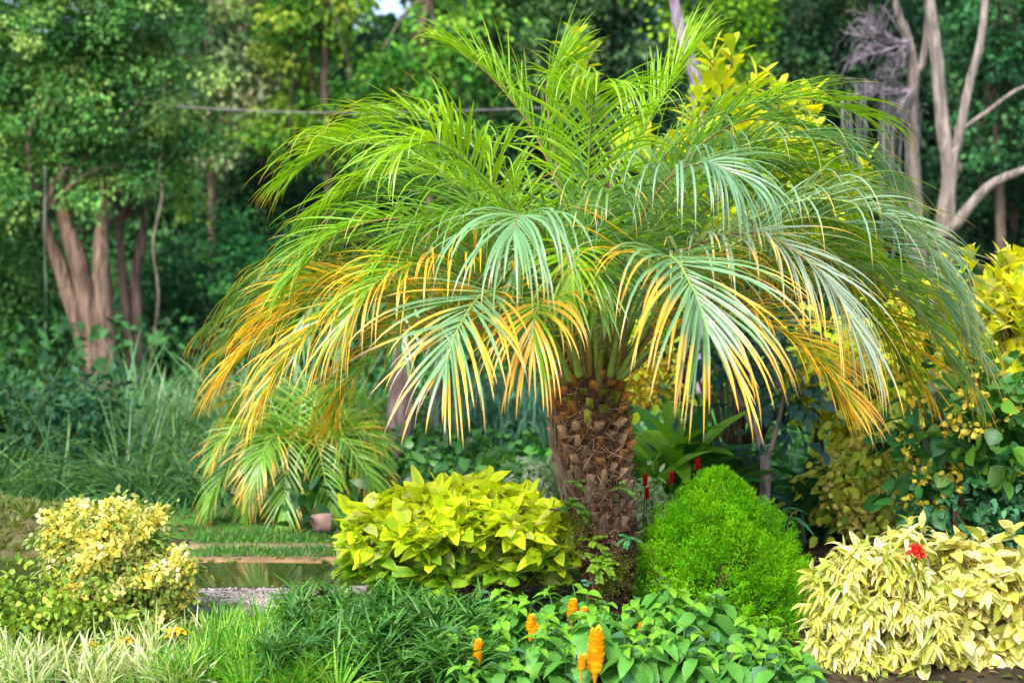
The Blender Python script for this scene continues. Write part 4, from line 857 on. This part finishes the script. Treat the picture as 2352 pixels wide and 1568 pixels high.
for k, (lab, tx, tw, lb, Y, pal, yg) in enumerate(FT):
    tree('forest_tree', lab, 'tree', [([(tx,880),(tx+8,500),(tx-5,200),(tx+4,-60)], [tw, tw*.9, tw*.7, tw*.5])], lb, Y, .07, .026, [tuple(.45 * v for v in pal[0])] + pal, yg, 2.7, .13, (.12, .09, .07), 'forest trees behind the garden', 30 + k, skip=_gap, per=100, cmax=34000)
# the far wood: darker trees filling the slope
rg = np.random.default_rng(77); k = 0
for row, (Y, dx) in enumerate([(20, 300), (25.5, 310)]):
    for tx in np.arange(-420 + row * 140, 2860, dx):
        lb = [(tx + rg.normal() * 110, rg.uniform(-180, 760), rg.uniform(110, 170)) for _ in range(13)]
        lb += [(tx + rg.normal() * 60, rg.uniform(380, 900), 120) for _ in range(4)]
        far = [(.01,.045,.02),(.025,.085,.03),(.045,.14,.04)] if row == 0 else [(.02,.07,.02),(.04,.12,.03),(.08,.2,.04)]
        tree('forest_tree', 'dark tree of the far wood, indistinct behind nearer trees', 'tree', [([(tx,860),(tx+10,400),(tx,-100)], [10, 8, 5])], lb, Y, .14, .05, far, None, 2.3, .22, (.12, .09, .07), 'dark trees of the far wood', 200 + k, limbs=False, skip=_gap, per=24, cmax=15000, sides=7)
        k += 1
bush('dark undergrowth bush behind the weeping shrub', [(1060,960,90),(1180,940,100),(1270,1000,80),(1120,1060,60),(960,880,100),(860,930,80),(1230,840,110),(1080,820,110)], 10.6, [(.012,.07,.03),(.03,.14,.04),(.06,.22,.04)], seed=15, young=(.08,.3,.05))
bush('bright green bush low behind the young palm', [(800,1000,60),(840,1080,50),(760,960,50)], 9.5, [(.03,.17,.03),(.06,.28,.04)], seed=16, young=(.15,.4,.05))
bush('dark bush on the right behind the yellow-leaved bushes', [(1950,640,130),(2080,720,130),(1850,560,110),(2230,760,130),(1700,700,130),(1560,760,120),(2340,860,120),(1480,560,120)], 10.8, [(.01,.045,.02),(.02,.09,.03),(.04,.14,.04)], seed=17)
bush('leafy green bush low between weeping shrub and trunk', [(1190,1090,40),(1240,1070,36),(1150,1100,30)], 7.2, [(.04,.2,.03),(.1,.34,.03)], .07, .022, 3, None, 18, .05, shape=OVAL)

def right_trees():
    Y = 10.5
    tree('pale_barked_tree', 'right-hand bare pale brown tree with limbs forking toward the corner', 'tree',
        [([(2170,640),(2168,520),(2180,400),(2165,280),(2150,120),(2135,0),(2130,-160)], [23,19,17,16,14,12,10]), ([(2185,420,-.05),(2200,330),(2225,200),(2255,80),(2270,-100)], [10,11,10,9,7]),
         ([(2150,600,-.1),(2200,510,-.2),(2270,430,-.3),(2340,395,-.4),(2440,360,-.5)], [14,13,11,9,8]), ([(2195,350),(2210,300),(2270,255),(2340,205),(2420,180)], [5,5,5,4,3]),
         ([(2188,420),(2200,395),(2204,375)], [9,8,6])],
        [], Y, .06, .02, DG, bark=(.2, .165, .14), barkend=(.22, .19, .17), seed=90, sides=14)
    o = tree('pale_barked_tree', 'left-hand bare brown tree with a tangle of dead grey twigs', 'tree',
        [([(2112,640),(2108,520),(2100,400),(2095,280),(2098,160),(2085,90),(2060,20),(2040,-90)], [18,15,14,13,12,10,8,5]), ([(2100,240),(2118,150),(2130,60),(2136,-60)], [8,8,7,5])],
        [], Y + .5, .06, .02, DG, bark=(.17, .14, .115), barkend=(.19, .165, .15), seed=91, sides=14)
    rng = np.random.default_rng(92); mb = MB()
    z1 = np.array([0, 0, 1.])
    for (x0, y0, nn, sc) in [(2082, 100, 22, 1.), (2092, 205, 13, .8)]:
        o0 = P(x0, y0, Y + .4)
        for q in range(nn):
            an = rng.uniform(.15, 1.15) * math.pi; ln = rng.uniform(.16, .44) * sc; yy = rng.normal() * .15
            d0 = np.array([-abs(math.sin(an)) * 1.1, yy, math.cos(an) * .75]); e = o0 + d0 * ln; m = o0 + d0 * ln * .5 - z1 * rng.uniform(.0, .07)
            c1 = np.array([.3, .26, .31]) * rng.uniform(.5, 1.1); tube(mb, [o0 + rng.normal(size=3) * .02, m, e], [.007, .005, .0035], c1, 11, 4)
            for r in range(rng.integers(5, 11)):
                f = rng.uniform(.3, 1); b0 = m * (1 - f) + e * f; d1 = nrm(d0 + rng.normal(size=3) * .9) * rng.uniform(.06, .17); e1 = b0 + d1 + z1 * .02
                tube(mb, [b0, b0 + d1 * .6, e1, e1 + d1 * .4 - z1 * rng.uniform(.0, .1)], [.0035, .0025, .0015], c1 * rng.uniform(.7, 1.1), 9, 3)
    mb.build('twig', M_BARK, o)
    mb = MB()
    for q in range(26):
        x = 1930 + rng.random() * 190; y = rng.uniform(180, 300); a = P(x, y, Y + .3 + rng.random() * .6); b = a - [rng.normal() * .04, 0, rng.uniform(.4, 1.3)]
        tube(mb, [a, (a + b) / 2 + rng.normal(size=3) * .02, b], [.006, .004], np.array([.26, .27, .26]) * rng.uniform(.5, 1.1), 9, 4)
    mb.build('hanging_moss', M_BARK, o)
    mb = MB(); tube(mb, [P(1540,-60,10), P(1555,40,10), P(1575,110,10), P(1598,180,10), P(1602,260,10), P(1608,420,10), P(1612,700,10)*[1,1,0]], [.03,.04,.045,.046,.046,.05,.06], (.24, .2, .25), 40, 10, .03)
    tag(mb.build('leaning_tree', M_BARK), 'smooth mauve-grey leaning tree trunk rising behind the palm top', 'tree')
right_trees()

# yellow-leaved croton tree behind the palm
def whorl_shrub(lab, Y, lobes, tips, Lf, Wf, pal, seed, base_px, dense=240, name='yellow_leaved_shrub', cat='shrub', group='yellow-leaved croton bushes', shape=SPOON, m=9, upw=1.1, inner=None):
    rng = np.random.default_rng(seed); b = P(base_px, 1200, Y); base = np.array([b[0], Y, 0.]); o = thing(name, lab, cat, base, group); mb = MB()
    L = np.array(lobes_px(lobes, Y, .9, .8)); li = rng.choice(len(L), dense, p=L[:, 3] ** 2 / (L[:, 3] ** 2).sum()); d = rand_dirs(dense, rng)
    c = L[li, :3] + d * L[li, 3:6] * rng.uniform(.6, 1.05, (dense, 1)); tp = np.array([P(x, y, Y) for x, y in tips]).reshape(-1, 3)
    cc = np.concatenate([c, tp]); dd = np.concatenate([d, np.tile([0, 0, 1.], (len(tp), 1))]); n = len(cc)
    ax = nrm(dd * .5 + np.array([0, 0, 1.]) + rng.normal(size=(n, 3)) * .15); t1 = nrm(np.cross(ax, [.4, .2, .3])); t2 = np.cross(ax, t1)
    for k in range(m):
        a = k * 2.4 + rng.random(n); h = t1 * np.cos(a)[:, None] + t2 * np.sin(a)[:, None]
        D = nrm(h * (.35 + .8 * (1 - k / m)) + ax * upw); g = pick(pal, n, rng, .12)
        ribbons(mb, cc - ax * (Lf * .9 * (1 - k / m)), D, ax - h * .2, Lf * rng.uniform(.7, 1.15, n), Wf * rng.uniform(.8, 1.2, n), shape, rng.uniform(.1, 1.1, n), .3, g, g * 1.05)
    mb.build('foliage', M_LEAF, o)
    sm = MB()
    for t in list(tp) + [q[:3] for q in L]:
        tube(sm, [base + rng.normal(size=3) * [.04, .04, 0], (base + t) / 2 + rng.normal(size=3) * .05, t - [0, 0, .02]], [.009, .006, .003], (.1, .08, .045), 11, 6, .04)
    sm.build('stem', M_BARK, o); return o
whorl_shrub('tall yellow-leaved shrub whose upright shoots rise above the palm crown', 6.25,
    [(1650,330,90),(1740,330,90),(1830,360,90),(1560,380,80),(1720,450,110),(1880,460,90),(1600,480,90),(1480,330,50)],
    [(1322,82),(1338,120),(1328,165),(1632,118),(1680,108),(1605,215),(1655,215),(1700,230),(1790,200),(1865,215),(1810,250),(1850,240),(1990,370),(1960,420),(1320,200),(1660,165),(1625,190),(1740,180)], .125, .023, [(.52,.6,.015),(.64,.62,.02),(.36,.5,.015),(.48,.55,.03)], 131, 1700, 150)
whorl_shrub('yellow-leaved croton with oval leaves at the right edge', 5.7,
    [(2230,690,90),(2320,720,100),(2250,800,90),(2380,800,110),(2420,680,100),(2330,640,60)],
    [(2225,580),(2165,600),(2300,590),(2345,580),(2190,640)], .085, .021, [(.56,.58,.015),(.66,.66,.03),(.32,.46,.02),(.74,.72,.22)], 132, 2320, 190, shape=OVAL)
def golden_bush(lab, lobes, Y, pal, blossom, seed, nb=60, L=.055, W=.018, cover=3.):
    o = bush(lab, lobes, Y, pal, L, W, cover, None, seed, .07, 'golden_bush', 'golden bushes on the right', 'shrub', OVAL, M_LEAF, 18)
    rng = np.random.default_rng(seed); La = np.array(lobes_px(lobes, Y)); li = rng.integers(0, len(La), nb); d = rand_dirs(nb, rng); d[:, 1] = -abs(d[:, 1])
    c = La[li, :3] + d * La[li, 3:6] * 1.03; per = 16; i = np.repeat(np.arange(nb), per); m = len(i); off = rand_dirs(m, rng) * .022
    mb = MB(); ribbons(mb, c[i] + off, off + rng.normal(size=(m, 3)) * .01, off, .028, .01, OVAL, .3, .2, pick(blossom, m, rng, .12)); mb.build('blossom', M_PETAL, o)
golden_bush('golden bush behind the lower right fronds', [(1480,820,60),(1500,880,50),(1900,840,90),(1960,930,80),(2010,860,90),(1880,900,60),(2080,780,100)], 6.2, [(.36,.55,.03),(.66,.74,.04),(.25,.42,.03)], [(.75,.55,.03),(.7,.6,.1)], 141, 150)
golden_bush('olive and gold bush with pinkish clusters above the cream shrub', [(1960,1080,80),(2030,1120,80),(1940,1150,60),(2070,1030,70),(1990,1000,70),(2000,1190,60)], 6.0, [(.38,.52,.05),(.68,.7,.1),(.18,.36,.04)], [(.85,.8,.25),(.8,.68,.2)], 142, 70)
golden_bush('dark leafy bush with scattered yellow flower heads on the right', [(2150,900,100),(2260,930,110),(2370,960,120),(2170,1010,100),(2280,1030,100),(2130,1100,80)], 5.5, [(.02,.12,.03),(.05,.2,.04),(.12,.28,.03)], [(.75,.6,.06),(.7,.62,.1)], 143, 42, .085, .032, 2.8)
bush('blue-green fine-leaved bush above the cream shrub at the right edge', [(2170,1150,70),(2260,1140,85),(2350,1130,95),(2220,1210,70),(2320,1210,80),(2420,1180,90)], 5.5, [(.03,.16,.06),(.07,.25,.11),(.14,.36,.17)], .04, .013, 3.4, None, 144, .045, 'blue_green_bush', None, 'bush', OVAL, M_LEAF, 20)
bush('dark shaded bush in the hollow between conifer and cream shrub', [(1790,1250,60),(1860,1270,70),(1760,1180,60),(1900,1220,60),(1700,1150,60)], 6.3, [(.008,.04,.015),(.02,.09,.03)], .07, .02, 2.6, None, 145, .07)

def forked():
    Y = 5.9; o = tree('forked_tree', 'small tree with pale grey forked stem and dusky blue leaves behind the conifer', 'tree',
        [([(1756,1240),(1756,1150),(1757,1060),(1735,990),(1700,920),(1675,860),(1660,760)], [15,13,13,10,9,8,5]), ([(1758,1080,.02),(1775,1020),(1790,960),(1800,880)], [8,6,5,3])],
        [(1640,930,40,.12),(1690,870,55,.12),(1780,900,60,.1),(1840,930,55),(1830,1000,45),(1630,1010,40,.2),(1690,1040,34,.2),(1640,800,60),(1760,820,70),(1580,950,40,.2)], Y, .075, .018, [(.015,.06,.07),(.035,.12,.12),(.08,.2,.19)], None, 2.0, .06, (.4, .36, .4), seed=150, barkend=(.22, .15, .12), shape=OVAL, mat=M_LEAF, limbs=False, per=16)
    mb = MB(); tube(mb, [P(1545,1200,6.3)*[1,1,0], P(1545,1000,6.3), P(1540,870,6.3), P(1518,760,6.3), P(1500,650,6.3)], [.03,.026,.024,.022,.018], (.1, .065, .06), 30, 8, .04)
    tag(mb.build('bare_tree', M_BARK), 'dark brown bare tree stem just right of the palm trunk top', 'tree')
forked()

mb = MB(); tube(mb, [P(100,215,12.6), P(330,236,12), P(425,246,11.6), P(620,256,11.3), P(800,259,11.2), P(1010,256,11.3), P(1500,235,12), P(1800,200,14)], [.0035,.0035], (.26, .24, .28), 50, 6)
tag(mb.build('overhead_cable', M_PAVE), 'thin pale cable stretched across the woodland behind the palm', 'cable')

# undergrowth on the slope
def undergrowth():
    rng = np.random.default_rng(160); mb = MB(); n = 26000; x = rng.uniform(-9, 9, n); y = rng.uniform(9.5, 19, n); z = hill(x, y) + rng.random(n) ** 1.5 * .7
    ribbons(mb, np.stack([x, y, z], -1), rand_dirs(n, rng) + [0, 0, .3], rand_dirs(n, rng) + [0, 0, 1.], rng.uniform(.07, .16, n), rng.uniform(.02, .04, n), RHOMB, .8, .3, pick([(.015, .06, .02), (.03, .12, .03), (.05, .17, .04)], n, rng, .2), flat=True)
    tag(mb.build('undergrowth', M_FAR), 'dark leafy undergrowth on the woodland floor', 'undergrowth', kind='stuff')
    mb = MB(); n = 15000; x = rng.uniform(-1.0, 4.2, n); y = rng.uniform(6.2, 10.5, n); z = rng.random(n) ** 1.4 * .22
    ribbons(mb, np.stack([x, y, z], -1), rand_dirs(n, rng) + [0, 0, .3], rand_dirs(n, rng) + [0, 0, 1.], rng.uniform(.05, .12, n), rng.uniform(.014, .03, n), OVAL, .8, .3, pick([(.02, .08, .02), (.04, .15, .03), (.07, .22, .04)], n, rng, .2), flat=True)
    tag(mb.build('ground_cover', M_LEAF), 'low dark leafy ground cover behind the palm trunk and the bushes', 'ground cover', kind='stuff')
    mb = MB(); n = 9000; x = rng.uniform(-3.4, 3.4, n); y = rng.uniform(4.1, 7.5, n)
    ribbons(mb, np.stack([x, y, np.full(n, .012) + rng.random(n) * .01], -1), np.stack([rng.normal(size=n), rng.normal(size=n), np.full(n, .1)], -1), np.tile([0, 0, 1.], (n, 1)) + rng.normal(size=(n, 3)) * .2, rng.uniform(.015, .05, n), rng.uniform(.004, .011, n), OVAL, .3, .2, pick([(.12, .07, .03), (.2, .12, .05), (.06, .035, .02), (.1, .14, .03)], n, rng, .25))
    tag(mb.build('leaf_litter', M_LEAF), 'brown fallen leaves on the soil of the planting bed', 'leaf litter', kind='stuff')
undergrowth()
for o in bpy.data.objects:
    if 'o_' in o: del o['o_']
